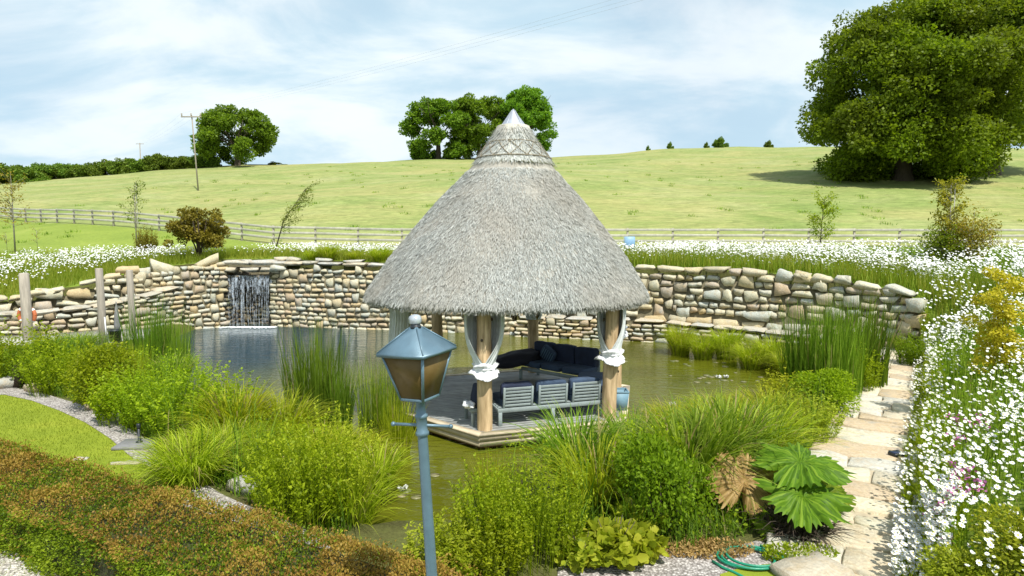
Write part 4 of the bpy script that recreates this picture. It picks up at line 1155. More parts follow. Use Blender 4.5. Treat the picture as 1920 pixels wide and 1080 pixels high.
for k in range(4):
    g = G(); a, b_, c_, d_ = lq(r0, hz0, k), lq(r0, hz0, k + 1), lq(r1, hz1, k + 1), lq(r1, hz1, k)
    n_ = (b_ - a).cross(d_ - a).normalized() * .003
    ins_ = lambda p: p + ((a + b_ + c_ + d_) / 4 - p) * .03
    V = [ins_(p) + n_ for p in (a, b_, c_, d_)] + [ins_(p) - n_ for p in (a, b_, c_, d_)]
    g.add([list(v_) for v_ in V], [[0, 1, 2, 3], [7, 6, 5, 4], [0, 4, 5, 1], [1, 5, 6, 2], [2, 6, 7, 3], [3, 7, 4, 0]]); part('pane', g, MAT['pane'], lamp)
# roof
g = G(); V = []; rings = [(.262, hz1 + .0), (.268, hz1 + .012), (.262, hz1 + .022), (.05, hz1 + .165), (.045, hz1 + .175)]
for r_, h_ in rings: V += [list(lq(r_, h_, k)) for k in range(4)]
F = [[3, 2, 1, 0], [16, 17, 18, 19]]
for i in range(4):
    for k in range(4): F.append([i * 4 + k, i * 4 + (k + 1) % 4, i * 4 + 4 + (k + 1) % 4, i * 4 + 4 + k])
g.add(V, F); lr = part('lantern_roof', g, MAT['lamp'], lamp)
g = G()
for k in range(4): tube(g, [lq(.262, hz1 + .024, k), lq(.05, hz1 + .168, k)], .005, 5)
part('roof_seam', g, MAT['lamp'], lr)
ML = np.array(Vector((0, 0, 1)).rotation_difference(lean).to_matrix())
g = G(); lathe(g, [(.0, hz1 + .165), (.038, hz1 + .165), (.038, hz1 + .18), (.033, hz1 + .185), (.033, hz1 + .2)], tuple(LP), 16, ML); part('finial_collar', g, MAT['dark'], lamp, True)
g = G(); V = []; prof_ = [(.036, .198), (.041, .21), (.041, .232), (.034, .246), (.018, .255), (0, .257)]; F = []
for i, (r_, h_) in enumerate(prof_):
    for k in range(24):
        a = 2 * PI * k / 24; m_ = r_ * (1.06 if k % 2 else .95); q_ = ML @ np.array([m_ * math.cos(a), m_ * math.sin(a), hz1 + h_]); V.append(q_ + np.array(LP))
for i in range(5):
    for k in range(24): F.append([i * 24 + k, i * 24 + (k + 1) % 24, (i + 1) * 24 + (k + 1) % 24, (i + 1) * 24 + k])
g.add(V, F); part('finial', g, MAT['glasscap'], lamp, True)

# ------------------------------------------------------------------ plants: prototype makers (meshes at origin, about 1 m tall)
def mk_sedge(n=650, h=.9, reach=.75, r=.22, w=.016, droop=.75):
    g = G(); P = disc(n, r); az = np.arctan2(P[:, 1], P[:, 0]) + rng.normal(0, .5, n)
    P3_ = np.column_stack([P, np.zeros(n)]); q = rng.uniform(.35, 1, n)
    blades(g, P3_, h * (.55 + .5 * (1 - q) + rng.uniform(-.1, .25, n)), reach * q * rng.uniform(.7, 1.3, n), droop * q + .1, w * rng.uniform(.6, 1.2, n), 6, az, np.clip(rng.normal(.48, .33, n), 0, 1), 1.35); return g
def mk_rush(n=420, h=1.0, r=.2, w=.010):
    g = G(); P = disc(n, r); az = np.arctan2(P[:, 1], P[:, 0]) + rng.normal(0, .6, n); P3_ = np.column_stack([P, np.zeros(n)])
    hh = h * rng.uniform(.35, 1.08, n) ** .8
    blades(g, P3_, hh, rng.uniform(.02, .22, n) ** 1.0 * hh * rng.choice([.6, 1, 1.9], n), .06, w * rng.uniform(.7, 1.3, n), 4, az, np.clip(rng.normal(.45, .27, n), 0, 1), 1.5); return g
def mk_shoots(nst=170, h=1.0, r=.45, leaf=.06, per=26, dome=.45):
    g = G(); P = disc(nst, r); rr = np.linalg.norm(P, axis=1) / r
    hh = h * (1 - dome * rr ** 2) * rng.uniform(.5, 1.22, nst); az = np.arctan2(P[:, 1], P[:, 0]) + rng.normal(0, .7, nst); lean_ = .28 * rr * hh + rng.uniform(0, .08, nst)
    T = []; D = []; A = []
    for i in range(nst):
        t_ = np.clip(rng.uniform(.15, 1.0, per) ** .75, 0, 1)
        x = P[i, 0] + math.cos(az[i]) * lean_[i] * t_ ** 1.5; y = P[i, 1] + math.sin(az[i]) * lean_[i] * t_ ** 1.5; z = hh[i] * t_
        T.append(np.column_stack([x, y, z])); th = rng.uniform(0, 2 * PI, per)
        D.append(np.column_stack([np.cos(th), np.sin(th), rng.uniform(.1, 1.1, per)])); A.append(np.clip(rng.normal(.5, .22, per) + (t_ - .6) * .35, 0, 1))
    T = np.concatenate(T); D = np.concatenate(D); A = np.concatenate(A); N = len(T)
    inst(g, LEAF[0], LEAF[1], T, frames(D, np.array([0, 0, 1.0]) + rng.normal(0, .5, (N, 3))), leaf * rng.uniform(.6, 1.3, N), A)
    blades(g, np.column_stack([P, np.zeros(nst)]), hh, lean_, .02, .008, 2, az, np.full(nst, .3), 1.5); return g
def mk_bush(n=5200, r=(.55, .55, .5), leaf=.065, lobes=9, wide=False, zc=.48):
    g = G(); C = []; 
    for i in range(lobes):
        th = rng.uniform(0, 2 * PI); q = rng.uniform(.1, .6); C.append((math.cos(th) * q * r[0], math.sin(th) * q * r[1], zc + rng.uniform(-.25, .35) * r[2] * 1.2, rng.uniform(.45, .7)))
    C = np.array(C); k = rng.integers(0, lobes, n); d = normv(rng.normal(size=(n, 3)) + np.array([0, 0, .35]))
    q = rng.uniform(.35, 1, n) ** .45 * C[k, 3]
    T = C[k, :3] + d * q[:, None] * np.array(r); T[:, 2] = np.abs(T[:, 2])
    D = d + rng.normal(0, .7, (n, 3)) ; L_ = LEAFW if wide else LEAF
    A = np.clip(rng.normal(.45, .22, n) + (q / .7 - .7) * .3, 0, 1)
    inst(g, L_[0], L_[1], T, frames(D, d + rng.normal(0, .5, (n, 3)) + np.array([0, 0, .6])), leaf * rng.uniform(.6, 1.3, n), A if not wide else np.repeat(A, 1))
    return g
def stems(n=8, r=.4, h=.6):
    g = G()
    for i in range(n):
        a = rnd.uniform(0, 2 * PI); q = rnd.uniform(.3, 1) * r
        tube(g, [(0.03 * math.cos(a), .03 * math.sin(a), -.02), (q * .5 * math.cos(a), q * .5 * math.sin(a), h * .5), (q * math.cos(a), q * math.sin(a), h)], [.014, .01, .004], 5)
    return g
PROTO = {}
def proto(kind):
    if kind in PROTO: return PROTO[kind]
    mk = {
     'sedge': lambda: mk_sedge(), 'sedge2': lambda: mk_sedge(800, .85, .9, .3, .015, .9), 'sedgetall': lambda: mk_sedge(430, 1.2, .95, .26, .027, .7),
     'rush': lambda: mk_rush(), 'rush2': lambda: mk_rush(520, 1.0, .36, .011),
     'shoots': lambda: mk_shoots(), 'shoots2': lambda: mk_shoots(220, 1.0, .55, .05, 26, .35), 'fine': lambda: mk_shoots(260, 1.0, .5, .032, 30, .3),
     'bush': lambda: mk_bush(), 'bush2': lambda: mk_bush(6500, (.62, .55, .5), .055, 12), 'wide': lambda: mk_bush(1000, (.55, .5, .28), .13, 10, True, .26),
     'bushbig': lambda: mk_bush(9000, (.6, .6, .6), .05, 16, False, .55),
    }[kind]
    ms = mk().mesh(kind); st = stems().mesh('stems'); PROTO[kind] = (ms, st); return PROTO[kind]
MCACHE = {}
def plant(kind, mat, x, y, z, s, label, cat, name, group=None, sxy=None, foliage='foliage', withstems=None):
    o = thing(name, label, cat, (x, y, z), group, rnd.uniform(0, 2 * PI))
    ms, st = proto(kind); key = (kind, mat)
    if key not in MCACHE:
        m2 = ms.copy(); m2.materials.clear(); m2.materials.append(MAT[mat]); MCACHE[key] = m2
        s2 = st.copy(); s2.materials.clear(); s2.materials.append(MAT['bark']); MCACHE[key + ('s',)] = s2
    f = bpy.data.objects.new(foliage, MCACHE[key]); COL.objects.link(f); f.parent = o; f.scale = ((sxy or s), (sxy or s), s)
    if withstems if withstems is not None else kind in ('bush', 'bush2', 'wide', 'bushbig'):
        q = bpy.data.objects.new('stems', MCACHE[key + ('s',)]); COL.objects.link(q); q.parent = o; q.scale = ((sxy or s), (sxy or s), s)
    return o
def PL(kind, mat, px, py, h, w, label, cat, name, z=LOW, group=None):
    """h metres tall, w = horizontal scale"""
    p = W(px, py, z); return plant(kind, mat, p.x, p.y, z, h, label, cat, name, group, w)

G_L = 'plants along the left bank of the pond'; G_C = 'plants in the water margin nearest the camera'; G_R = 'plants along the right bank of the pond'
SED = ('sedge', 'sedge_clump'); 
# left bank
PL('shoots2', 'bush', 22, 715, 1.5, 1.6, 'tall bright leafy shrub at the left frame edge beside the lifebuoy post', 'shrub', 'leafy_shrub')
PL('bush2', 'bushdark', 60, 722, 1.1, 1.1, 'dark leafy shrub above the dark stump at the far left', 'shrub', 'leafy_shrub')
PL('shoots2', 'bush', 118, 735, 1.25, 1.15, 'upright green shrub between the dark stump and the rounded shrub', 'shrub', 'leafy_shrub')
PL('bushbig', 'bush', 190, 765, 1.22, 1.25, 'dense rounded small-leaved shrub above the pale stone on the gravel', 'shrub', 'leafy_shrub')
PL('sedge2', 'sedgegreen', 150, 660, .9, 1.2, 'grassy clump under the middle terrace post', 'grass clump', 'grass_clump', group=G_L)
PL('sedge2', 'sedgegreen', 105, 668, .9, 1.1, 'grassy clump at the foot of the left terrace wall', 'grass clump', 'grass_clump', group=G_L)
PL('shoots', 'bush', 240, 790, 1.1, 1.1, 'light green shrub behind the squarish white boulder', 'shrub', 'leafy_shrub')
PL('fine', 'bush', 310, 800, 1.35, 1.4, 'broad feathery green shrub above the small black lamp', 'shrub', 'feathery_shrub')
PL('shoots2', 'bush', 380, 815, 1.2, 1.4, 'light green shrub filling the bank behind the arching sedge', 'shrub', 'leafy_shrub')
PL('bush2', 'bush', 285, 800, .7, .7, 'low leafy shrub just behind the small black lamp', 'shrub', 'leafy_shrub')
PL('sedge', 'sedgegreen', 330, 720, 1.0, 1.1, 'grassy clump by the water left of the pond reflection', 'grass clump', 'grass_clump', group=G_L)
PL('rush2', 'rush', 280, 712, 2.15, 1.5, 'tall green rushes in front of the third terrace post', 'rushes', 'rush_clump')
PL('rush2', 'sedgegreen', 325, 706, 1.7, 1.2, 'green rushes at the water edge right of the third terrace post', 'rushes', 'rush_clump')
PL('rush', 'sedge', 255, 735, 1.2, 1.3, 'yellowish rushes in front of the tall green ones', 'rushes', 'rush_clump')
PL('sedge2', 'sedge', 360, 905, 1.0, 1.15, 'big arching yellow-green sedge mound over the end of the gravel', 'sedge', 'sedge_clump')
PL('sedge2', 'sedge', 425, 868, .95, 1.0, 'arching yellow-green sedge above the boulder pair', 'sedge', 'sedge_clump')
PL('sedge', 'sedge', 345, 880, .7, .75, 'smaller arching sedge right of the small black lamp', 'sedge', 'sedge_clump')
PL('sedgetall', 'sedge', 445, 830, 1.0, 1.1, 'yellow-green sedge leaning over the narrow blue strip of water', 'sedge', 'sedge_clump')
PL('wide', 'lime', 462, 895, .38, .42, 'low yellowish broad-leaved plant behind the boulder pair', 'plant', 'broad_leaved_plant')
# centre
PL('rush2', 'rush', 590, 785, 2.2, 1.7, 'tall dark green rush clump standing in the open water', 'rushes', 'rush_clump', 0)
PL('rush', 'rush', 640, 800, 1.4, 1.2, 'shorter rushes right of the tall clump in open water', 'rushes', 'rush_clump', 0)
PL('rush2', 'sedgegreen', 715, 835, 1.75, 1.2, 'tall rushes rising left of the lamp lantern', 'rushes', 'rush_clump', 0)
PL('rush', 'sedge', 745, 850, 1.1, 1.2, 'yellow-green rushes behind the lamp post at the deck corner', 'rushes', 'rush_clump', 0)
PL('sedgetall', 'sedge', 530, 850, 1.05, 1.1, 'yellow-green sedge at the foot of the tall water rushes', 'sedge', 'sedge_clump', 0.1)
PL('sedge2', 'sedge', 600, 880, .95, 1.2, 'yellow-green sedge filling the margin below the tall rushes', 'sedge', 'sedge_clump', 0.1)
PL('sedge2', 'sedge', 655, 880, .8, 1.0, 'sedge beside the small dark clump in the water', 'sedge', 'sedge_clump', 0.1)
PL('shoots2', 'bush', 570, 980, 1.3, .95, 'tall upright green bush right of the boulder pair', 'bush', 'leafy_bush')
PL('fine', 'sedge', 625, 960, 1.25, .95, 'feathery yellow-green bush left of the lamp post in the margin', 'bush', 'feathery_bush')
PL('sedgetall', 'sedge', 660, 1005, .9, .75, 'grassy tuft at the pond edge just above the hedge', 'grass clump', 'grass_clump', 0.1)
PL('sedgetall', 'sedge', 705, 930, .75, .75, 'grassy tuft left of the lamp post with bent blades', 'grass clump', 'grass_clump', 0.1)
PL('fine', 'bush', 525, 915, 1.0, .8, 'green bush left of the tall upright one by the boulders', 'bush', 'leafy_bush')
# near right
PL('shoots', 'lime', 830, 1085, .62, .75, 'low lime-green plant right of the lamp post at the frame bottom', 'plant', 'leafy_plant')
PL('shoots2', 'bush', 900, 1080, .72, .8, 'low green bush right of the lime plant at the frame bottom', 'bush', 'leafy_bush')
PL('fine', 'bush', 1000, 1045, 1.2, .95, 'full green bush in front of the deck, below the sofa', 'bush', 'leafy_bush')
PL('shoots2', 'bush', 930, 1030, .95, .75, 'green bush at the water edge between the lamp post and the full bush', 'bush', 'leafy_bush')
PL('rush', 'sedge', 925, 960, .9, .9, 'thin yellow-green shoots standing in the water below the deck corner', 'rushes', 'rush_clump', 0)
PL('wide', 'lime', 1150, 1045, .72, .85, 'yellow-green broad-leaved clump above the gravel', 'plant', 'broad_leaved_plant')
PL('wide', 'lime', 1090, 1062, .55, .65, 'smaller yellow-green broad-leaved clump left of the large one', 'plant', 'broad_leaved_plant')
PL('wide', 'lime', 1190, 1000, .8, .7, 'tall broad-leaved lime clump with one drooping leaf', 'plant', 'broad_leaved_plant')
PL('bush2', 'bushdark', 1240, 1010, 1.25, .95, 'dark leafy bush between the lime clump and the large sedges', 'bush', 'leafy_bush')
PL('shoots', 'bush', 1215, 970, 1.25, .85, 'bright leafy bush behind the broad-leaved clumps', 'bush', 'leafy_bush')
PL('sedgetall', 'sedgegreen', 1090, 920, 1.15, 1.25, 'large fountain of green sedge hiding the front right deck edge', 'sedge', 'sedge_clump', 0.2)
PL('sedgetall', 'sedge', 1120, 975, 1.05, 1.0, 'yellow-green sedge hanging in front of the large green fountain', 'sedge', 'sedge_clump', 0.2)
PL('sedgetall', 'sedgegreen', 1190, 900, 1.05, 1.1, 'green sedge below the front right pavilion post', 'sedge', 'sedge_clump', 0.2)
PL('sedgetall', 'sedgegreen', 1290, 935, 1.25, 1.2, 'large arching green sedge left of the brown dead leaf', 'sedge', 'sedge_clump')
PL('sedgetall', 'sedgegreen', 1360, 900, 1.2, 1.2, 'large arching green sedge above the brown dead leaf', 'sedge', 'sedge_clump')
PL('sedgetall', 'sedge', 1430, 880, 1.0, 1.05, 'arching sedge above the big lobed leaves beside the path', 'sedge', 'sedge_clump')
PL('sedge2', 'sedge', 1270, 830, .95, 1.1, 'sedge at the pond edge right of the blue tub', 'sedge', 'sedge_clump')
PL('sedge2', 'sedge', 1350, 810, .9, 1.2, 'sedge on the near right shore of the open water', 'sedge', 'sedge_clump')
PL('sedge2', 'sedge', 1440, 800, .95, 1.2, 'sedge on the right shore left of the stone path', 'sedge', 'sedge_clump')
PL('shoots2', 'lime', 1500, 825, .85, 1.0, 'yellow-flecked leafy plant beside the middle of the path', 'plant', 'leafy_plant')
PL('bush2', 'bush', 1540, 775, .95, 1.1, 'small-leaved green bush left of the upper path', 'bush', 'leafy_bush')
PL('shoots2', 'bush', 1590, 735, 1.1, 1.0, 'upright green bush beside the far part of the path', 'bush', 'leafy_bush')
PL('shoots', 'sedge', 1480, 760, .7, 1.1, 'low yellowish plants at the right tip of the open water', 'plant', 'leafy_plant')
PL('rush2', 'rush', 1525, 738, 2.25, 1.9, 'dark tall rush clump at the right end of the pond', 'rushes', 'rush_clump')
PL('rush2', 'rush', 1600, 722, 2.35, 2.0, 'tall rush clump beside the far end of the path', 'rushes', 'rush_clump')
PL('rush2', 'sedgegreen', 1562, 745, 2.1, 1.6, 'paler rushes between the two dark tall clumps', 'rushes', 'rush_clump')
PL('rush', 'rush', 1625, 690, 1.5, 1.3, 'small rush clump at the foot of the right stone wall', 'rushes', 'rush_clump')
for (px, py, s_, w_, lab) in [(1275, 664, 1.45, 1.0, 'leftmost drooping sedge tussock under the stone ledge'), (1318, 672, 1.15, .95, 'second drooping sedge tussock under the stone ledge'), (1362, 672, 1.5, 1.05, 'third drooping sedge tussock under the stone ledge'),
                           (1408, 690, 1.1, 1.0, 'fourth drooping sedge tussock under the stone ledge'), (1448, 690, 1.45, 1.05, 'fifth drooping sedge tussock under the stone ledge'), (1490, 708, 1.15, 1.1, 'rightmost drooping sedge tussock under the ledge beside the dark rushes')]:
    PL('sedge2', 'sedge', px, py, s_, w_, lab, 'sedge', 'sedge_clump', .0)
PL('shoots', 'bushdark', 1712, 690, 1.0, .8, 'green leafy plant where the right wall meets the daisy bank', 'plant', 'leafy_plant')
PL('sedge', 'sedgegreen', 1690, 662, .8, .7, 'grassy tuft at the far end of the path by the wall', 'grass tuft', 'grass_tuft')
# small dark clump
p = W(738, 858, 0); t = thing('iris_clump', 'small clump with a dark centre in the water left of the lamp post', 'plant', p)
part('foliage', MCACHE[('sedge2', 'sedge')], None, t).scale = (.35, .35, .35)
g = G(); pillow(g, (p.x, p.y, .06), (.28, .24, .2), None, 1, 8, .5, .5, 3); part('crown', g, MAT['darkbark'], t)
# rim planting behind the walls
for px, py, Y, s_, lab in [(615, 490, 29.0, 1.1, 'spiky grass tuft above the wall right of the waterfall'), (712, 488, 28.6, 1.0, 'spiky grass tuft above the wall beside the roof edge'), (585, 492, 28.9, .7, 'low tuft above the capstones right of the waterfall'), (665, 492, 28.9, .7, 'low tuft between the two spiky tufts above the wall')]:
    x = WD(px, py, Y).x; plant('sedge', 'sedge', x, Y, zg(x, Y) - .05, s_, lab, 'grass tuft', 'grass_tuft', None, s_ * 1.1)
# margin filler that nobody could count
def scatter_poly(poly, n):
    P = np.array(poly); lo = P.min(0); hi = P.max(0); Q = rng.uniform(lo, hi, (n * 3, 2)); Q = Q[inside(Q, poly)]; return Q[:n]
g = G()
L_poly = wp([(0, 700), (0, 722), (80, 735), (160, 760), (215, 785), (262, 810), (300, 845), (345, 880), (420, 925), (500, 960), (560, 985), (640, 1015)]) + [(-1.9, 8.0), (-3.2, 8.9), (-4.6, 10.4), (-5.8, 12.2), (-8.2, 14.2), (-10.7, 16.7), (-12.8, 19)]
R_poly = [(.3, 7.8), (2.0, 9.4), (4.5, 11.0), (7.3, 13.0), (9.8, 15.9), (10.7, 18.6), (10.9, 18.2), (10.1, 17.2), (8.4, 14.9), (6.7, 12.4), (5.1, 10.2), (3.8, 8.4), (3.0, 7.2), (2.0, 6.7), (.6, 6.6), (-.4, 6.9)]
for poly, n_ in ((L_poly, 15000), (R_poly, 15000)):
    Q = scatter_poly(poly, n_); P3_ = np.column_stack([Q, np.full(len(Q), LOW - .02)])
    blades(g, P3_, rng.uniform(.15, .42, len(Q)), rng.uniform(.05, .25, len(Q)), .2, .014, 3)
Q = np.concatenate([scatter_poly(L_poly, 1700), scatter_poly(R_poly, 2000)]); Q = Q[~((Q[:, 0] > 2.2) & (Q[:, 1] < 8.3))]; blades(g, np.column_stack([Q, np.full(len(Q), LOW - .02)]), rng.uniform(.55, 1.35, len(Q)), rng.uniform(.1, .6, len(Q)), rng.uniform(.05, .6, len(Q)), .015, 6)
stuff('undergrowth', g, MAT['rush'], 'low mixed grassy growth filling the pond banks between the clumps', 'undergrowth')
g = G()
for poly, n_ in ((L_poly, 24000), (R_poly, 24000)):
    Q = scatter_poly(poly, n_); T = np.column_stack([Q, LOW + rng.uniform(0, .3, len(Q))])
    inst(g, LEAF[0], LEAF[1], T, frames(rng.normal(size=(len(Q), 3)) + [0, 0, .6], np.array([0, 0, 1.0]) + rng.normal(0, .6, (len(Q), 3))), rng.uniform(.03, .07, len(Q)), rng.uniform(0, 1, len(Q)))
stuff('ground_cover', g, MAT['bushdark'], 'leafy ground cover under the taller pond plants', 'ground cover')

# gunnera
def gleaf(g, c, size, tilt, az, curl=.18, seed=0, teeth=3):
    n_ = 168; rings = 8; V = [(0, 0, 0)]; F = []; rr = random.Random(seed)
    for i in range(1, rings + 1):
        q = i / rings
        for k in range(n_):
            a = 2 * PI * k / n_; lobe = abs(math.cos(a * 3.5 + .0)) ** .8; sub = abs(math.cos(a * 14 + .6)) ** .7
            R_ = (.72 + .20 * lobe * q + .13 * sub * q ** 2) * (1 + (.06 * (1 if k % 4 < 2 else -1) + rr.uniform(-.11, .08)) * q ** 5)
            if abs(((a - PI) + PI) % (2 * PI) - PI) < .0: pass
            notch = 1 - .75 * math.exp(-((a - PI) ** 2) / .02)
            r_ = R_ * notch * q * size / 2
            z = size * (curl * q * q * -.35 + .05 * abs(math.cos(a * 3.5)) * q + .012 * math.cos(a * 28) * q + .12 * q * (1 - q) + .035 * math.sin(a * 2 + seed)* q + .03 * math.sin(a * 5 + seed) * q * q) + rr.uniform(-.011, .011) + (.05 * size * mnoise.noise(Vector((r_ * math.cos(a) * 6 + seed, r_ * math.sin(a) * 6, 1))))
            V.append((r_ * math.cos(a), r_ * math.sin(a), z))
    for k in range(n_): F.append([0, 1 + k, 1 + (k + 1) % n_])
    for i in range(rings - 1):
        for k in range(n_): F.append([1 + i * n_ + k, 1 + (i + 1) * n_ + k, 1 + (i + 1) * n_ + (k + 1) % n_, 1 + i * n_ + (k + 1) % n_])
    V = np.array(V) @ (rotx(tilt) @ rotz(az)).T + np.array(c)
    g.add(V, F, .5)
    quads, qa = g.F[4][-1]; qa = np.array([(.95 if (k - 0) % 24 in (0, 23) else .72 if k % 6 == 0 else .12 + .5 * rr.random() + .25 * mnoise.noise(Vector((k * .35, i * 1.3, seed)))) for i in range(rings - 1) for k in range(n_)], dtype=np.float32)
    g.F[4][-1] = (quads, qa); return g
gb = W(1490, 1000, LOW); t = thing('gunnera', 'giant-leaved plant with two big lobed green leaves and a dead brown leaf by the path', 'plant', gb)
for (px, py, z, sz_, ti, az, mk, lab) in [(1500, 868, 1.12, 1.12, .16, .3, 'gunnera', None), (1503, 930, .88, 1.05, .2, -.2, 'gunnera', None), (1440, 858, .95, .62, .1, 2.2, 'gunnera', None), (1555, 925, .7, .62, .25, -1.2, 'gunnera', None), (1395, 903, .85, .9, .75, 1.2, 'deadleaf', 'withered brown leaf'), (1455, 905, .8, .45, .5, 2.0, 'deadleaf', 'small withered brown leaf'), (1460, 985, .5, .6, .4, 3.1, 'bushdark', 'shaded dark leaf')]:
    c_ = W(px, py, z); g = G(); gleaf(g, c_, sz_, ti, az, .2, int(px)); lf = part('leaf', g, MAT[mk], t, False, label=lab)
    g = G(); tube(g, [(gb.x + rnd.uniform(-.1, .1), gb.y + rnd.uniform(0, .1), LOW), ((gb.x + c_.x) / 2, (gb.y + c_.y) / 2 + .02, z * .65), (c_.x, c_.y, z - .01)], [.025, .02, .015], 6); part('leaf_stalk', g, MAT['bush'], lf, True)
g = G(); Q = disc(500, .35); P3_ = np.column_stack([Q + [gb.x, gb.y], np.full(500, LOW)])
blades(g, P3_, rng.uniform(.1, .4, 500), rng.uniform(.1, .5, 500), .9, .03, 4); part('withered_stalks', g, MAT['darkbark'], t, False, 'stuff')
# dead ground leaves beside hose
g = G(); Q = disc(1500, .38); Q = Q * [1.6, .5] + list(W(1315, 1036, LOW)[:2]); T = np.column_stack([Q, LOW + rng.uniform(0, .1, 1500)])
inst(g, LEAF[0], LEAF[1], T, frames(rng.normal(size=(1500, 3))), rng.uniform(.03, .06, 1500), rng.uniform(0, 1, 1500))
stuff('dead_leaves', g, MAT['deadleaf'], 'withered brown leaves on the gravel left of the hose', 'dead leaves')
g = G(); Q = disc(2200, .32); Q = Q * [1.3, .6] + list(W(1500, 1050, LOW)[:2]); T = np.column_stack([Q, LOW + rng.uniform(0, .12, 2200)])
inst(g, LEAF[0], LEAF[1], T, frames(rng.normal(size=(2200, 3)) + [0, 0, 1]), rng.uniform(.02, .05, 2200), rng.uniform(0, 1, 2200))
stuff('weeds', g, MAT['bush'], 'small green weeds growing round the end slab of the path', 'weeds')

# hose
hc = W(1400, 1047, LOW + .035); t = thing('garden_hose', 'coiled green garden hose on the gravel at the foot of the path', 'hose', hc)
g = G(); pts = []
for i in range(100):
    a = i / 100 * 2 * PI * 3.2; r_ = .30 + .03 * math.sin(a * .7) ; pts.append((hc.x + r_ * math.cos(a) * 1.0 + .015 * i / 20, hc.y + r_ * .78 * math.sin(a), LOW + .035 + .012 * (i / 33)))
tube(g, pts, .0145, 7); part('coil', g, MAT['hose'], t, True)
g = G(); e0 = W(1336, 1052, LOW + .03); e1 = W(1400, 1085, LOW + .03); tube(g, [e0, e0 + (e1 - e0) * .3 + Vector((0, -.03, 0)), e0 + (e1 - e0) * .65, e1, e1 + Vector((.4, -.35, 0))], .0145, 7); part('hose_tail', g, MAT['hose'], t, True)
g = G(); e0 = W(1445, 1060, LOW + .03); e1 = W(1610, 1078, LOW + .035); tube(g, [e0, e0 + (e1 - e0) * .5 + Vector((0, .02, 0)), e1], .0145, 7); part('hose_tail', g, MAT['hose'], t, True)
# bollard light on slate
p = W(258, 836, LOW); t = thing('slate_slab', 'grey square slate slab on the gravel under the small black lamp', 'slab', p)
g = G(); box(g, p + Vector((0, 0, .035)), (.62, .5, .05), rotz(.12), .008); part('slab', g, MAT['slate'], t)
p2 = p + Vector((.02, .02, .062)); t = thing('bollard_light', 'small black bollard light standing on the square slate slab', 'garden light', p2)
g = G(); lathe(g, [(0, 0), (.055, 0), (.055, .012), (.022, .016), (.022, .25), (0, .25)], p2, 14); part('stem', g, MAT['dark'], t, True)
g = G(); lathe(g, [(0, .25), (.032, .25), (.035, .26), (.035, .315), (.028, .325), (0, .326)], p2, 14); part('lamp_head', g, MAT['dark'], t, True)
# stump
p = W(35, 725, LOW); t = thing('stump', 'dark brown stump between the shrubs at the far left bank', 'stump', p)
g = G(); tube(g, [p, p + Vector((.02, 0, .3)), p + Vector((-.02, 0, .55))], [.17, .13, .1], 9, True, .5, .08); part('stem', g, MAT['darkbark'], t)

# water lilies
g_ = []
def pad(x, y, r, lab):
    t = thing('water_lily', lab, 'water lily', (x, y, 0), 'water lilies on the pond'); return t
for (px, py, nn, sp_, flw, lab) in [(1368, 712, 16, .9, 2, 'reddish water lily patch with two white flowers near the right shore'), (1290, 677, 10, 1.0, 0, 'faint lily pads in the shade below the ledge'), (1262, 765, 9, .5, 1, 'lily pads with a white flower right of the blue tub'), (745, 925, 7, .6, 1, 'few lily pads left of the lamp post below the deck')]:
    p = W(px, py, 0); t = thing('water_lily', lab, 'water lily', p)
    for k in range(nn):
        x = p.x + rnd.gauss(0, sp_); y = p.y + rnd.gauss(0, sp_ * .5); r_ = rnd.uniform(.05, .10); g = G(); V = [(x, y, .012)] + [(x + r_ * math.cos(a), y + r_ * math.sin(a), .014 + rnd.uniform(-.002, .006)) for a in np.linspace(.2, 2 * PI - .2, 12)]
        V += [(a_, b_, .004) for a_, b_, c_ in V]
        g.add(V, [[0, i, i + 1] for i in range(1, 12)] + [[i, i + 13, i + 14, i + 1] for i in range(1, 12)]); part('lily_pad', g, MAT['lily'], t)
    for k in range(flw):
        x = p.x + rnd.uniform(-.3, .3); y = p.y + rnd.uniform(-.2, .2); g = G(); n_ = 22; th = rng.uniform(0, 2 * PI, n_)
        D = np.column_stack([np.cos(th), np.sin(th), rng.uniform(.3, 1.6, n_)]); inst(g, LEAF[0], LEAF[1], np.tile([[x, y, .02]], (n_, 1)), frames(D), .11); part('lily_flower', g, MAT['petal'], t)

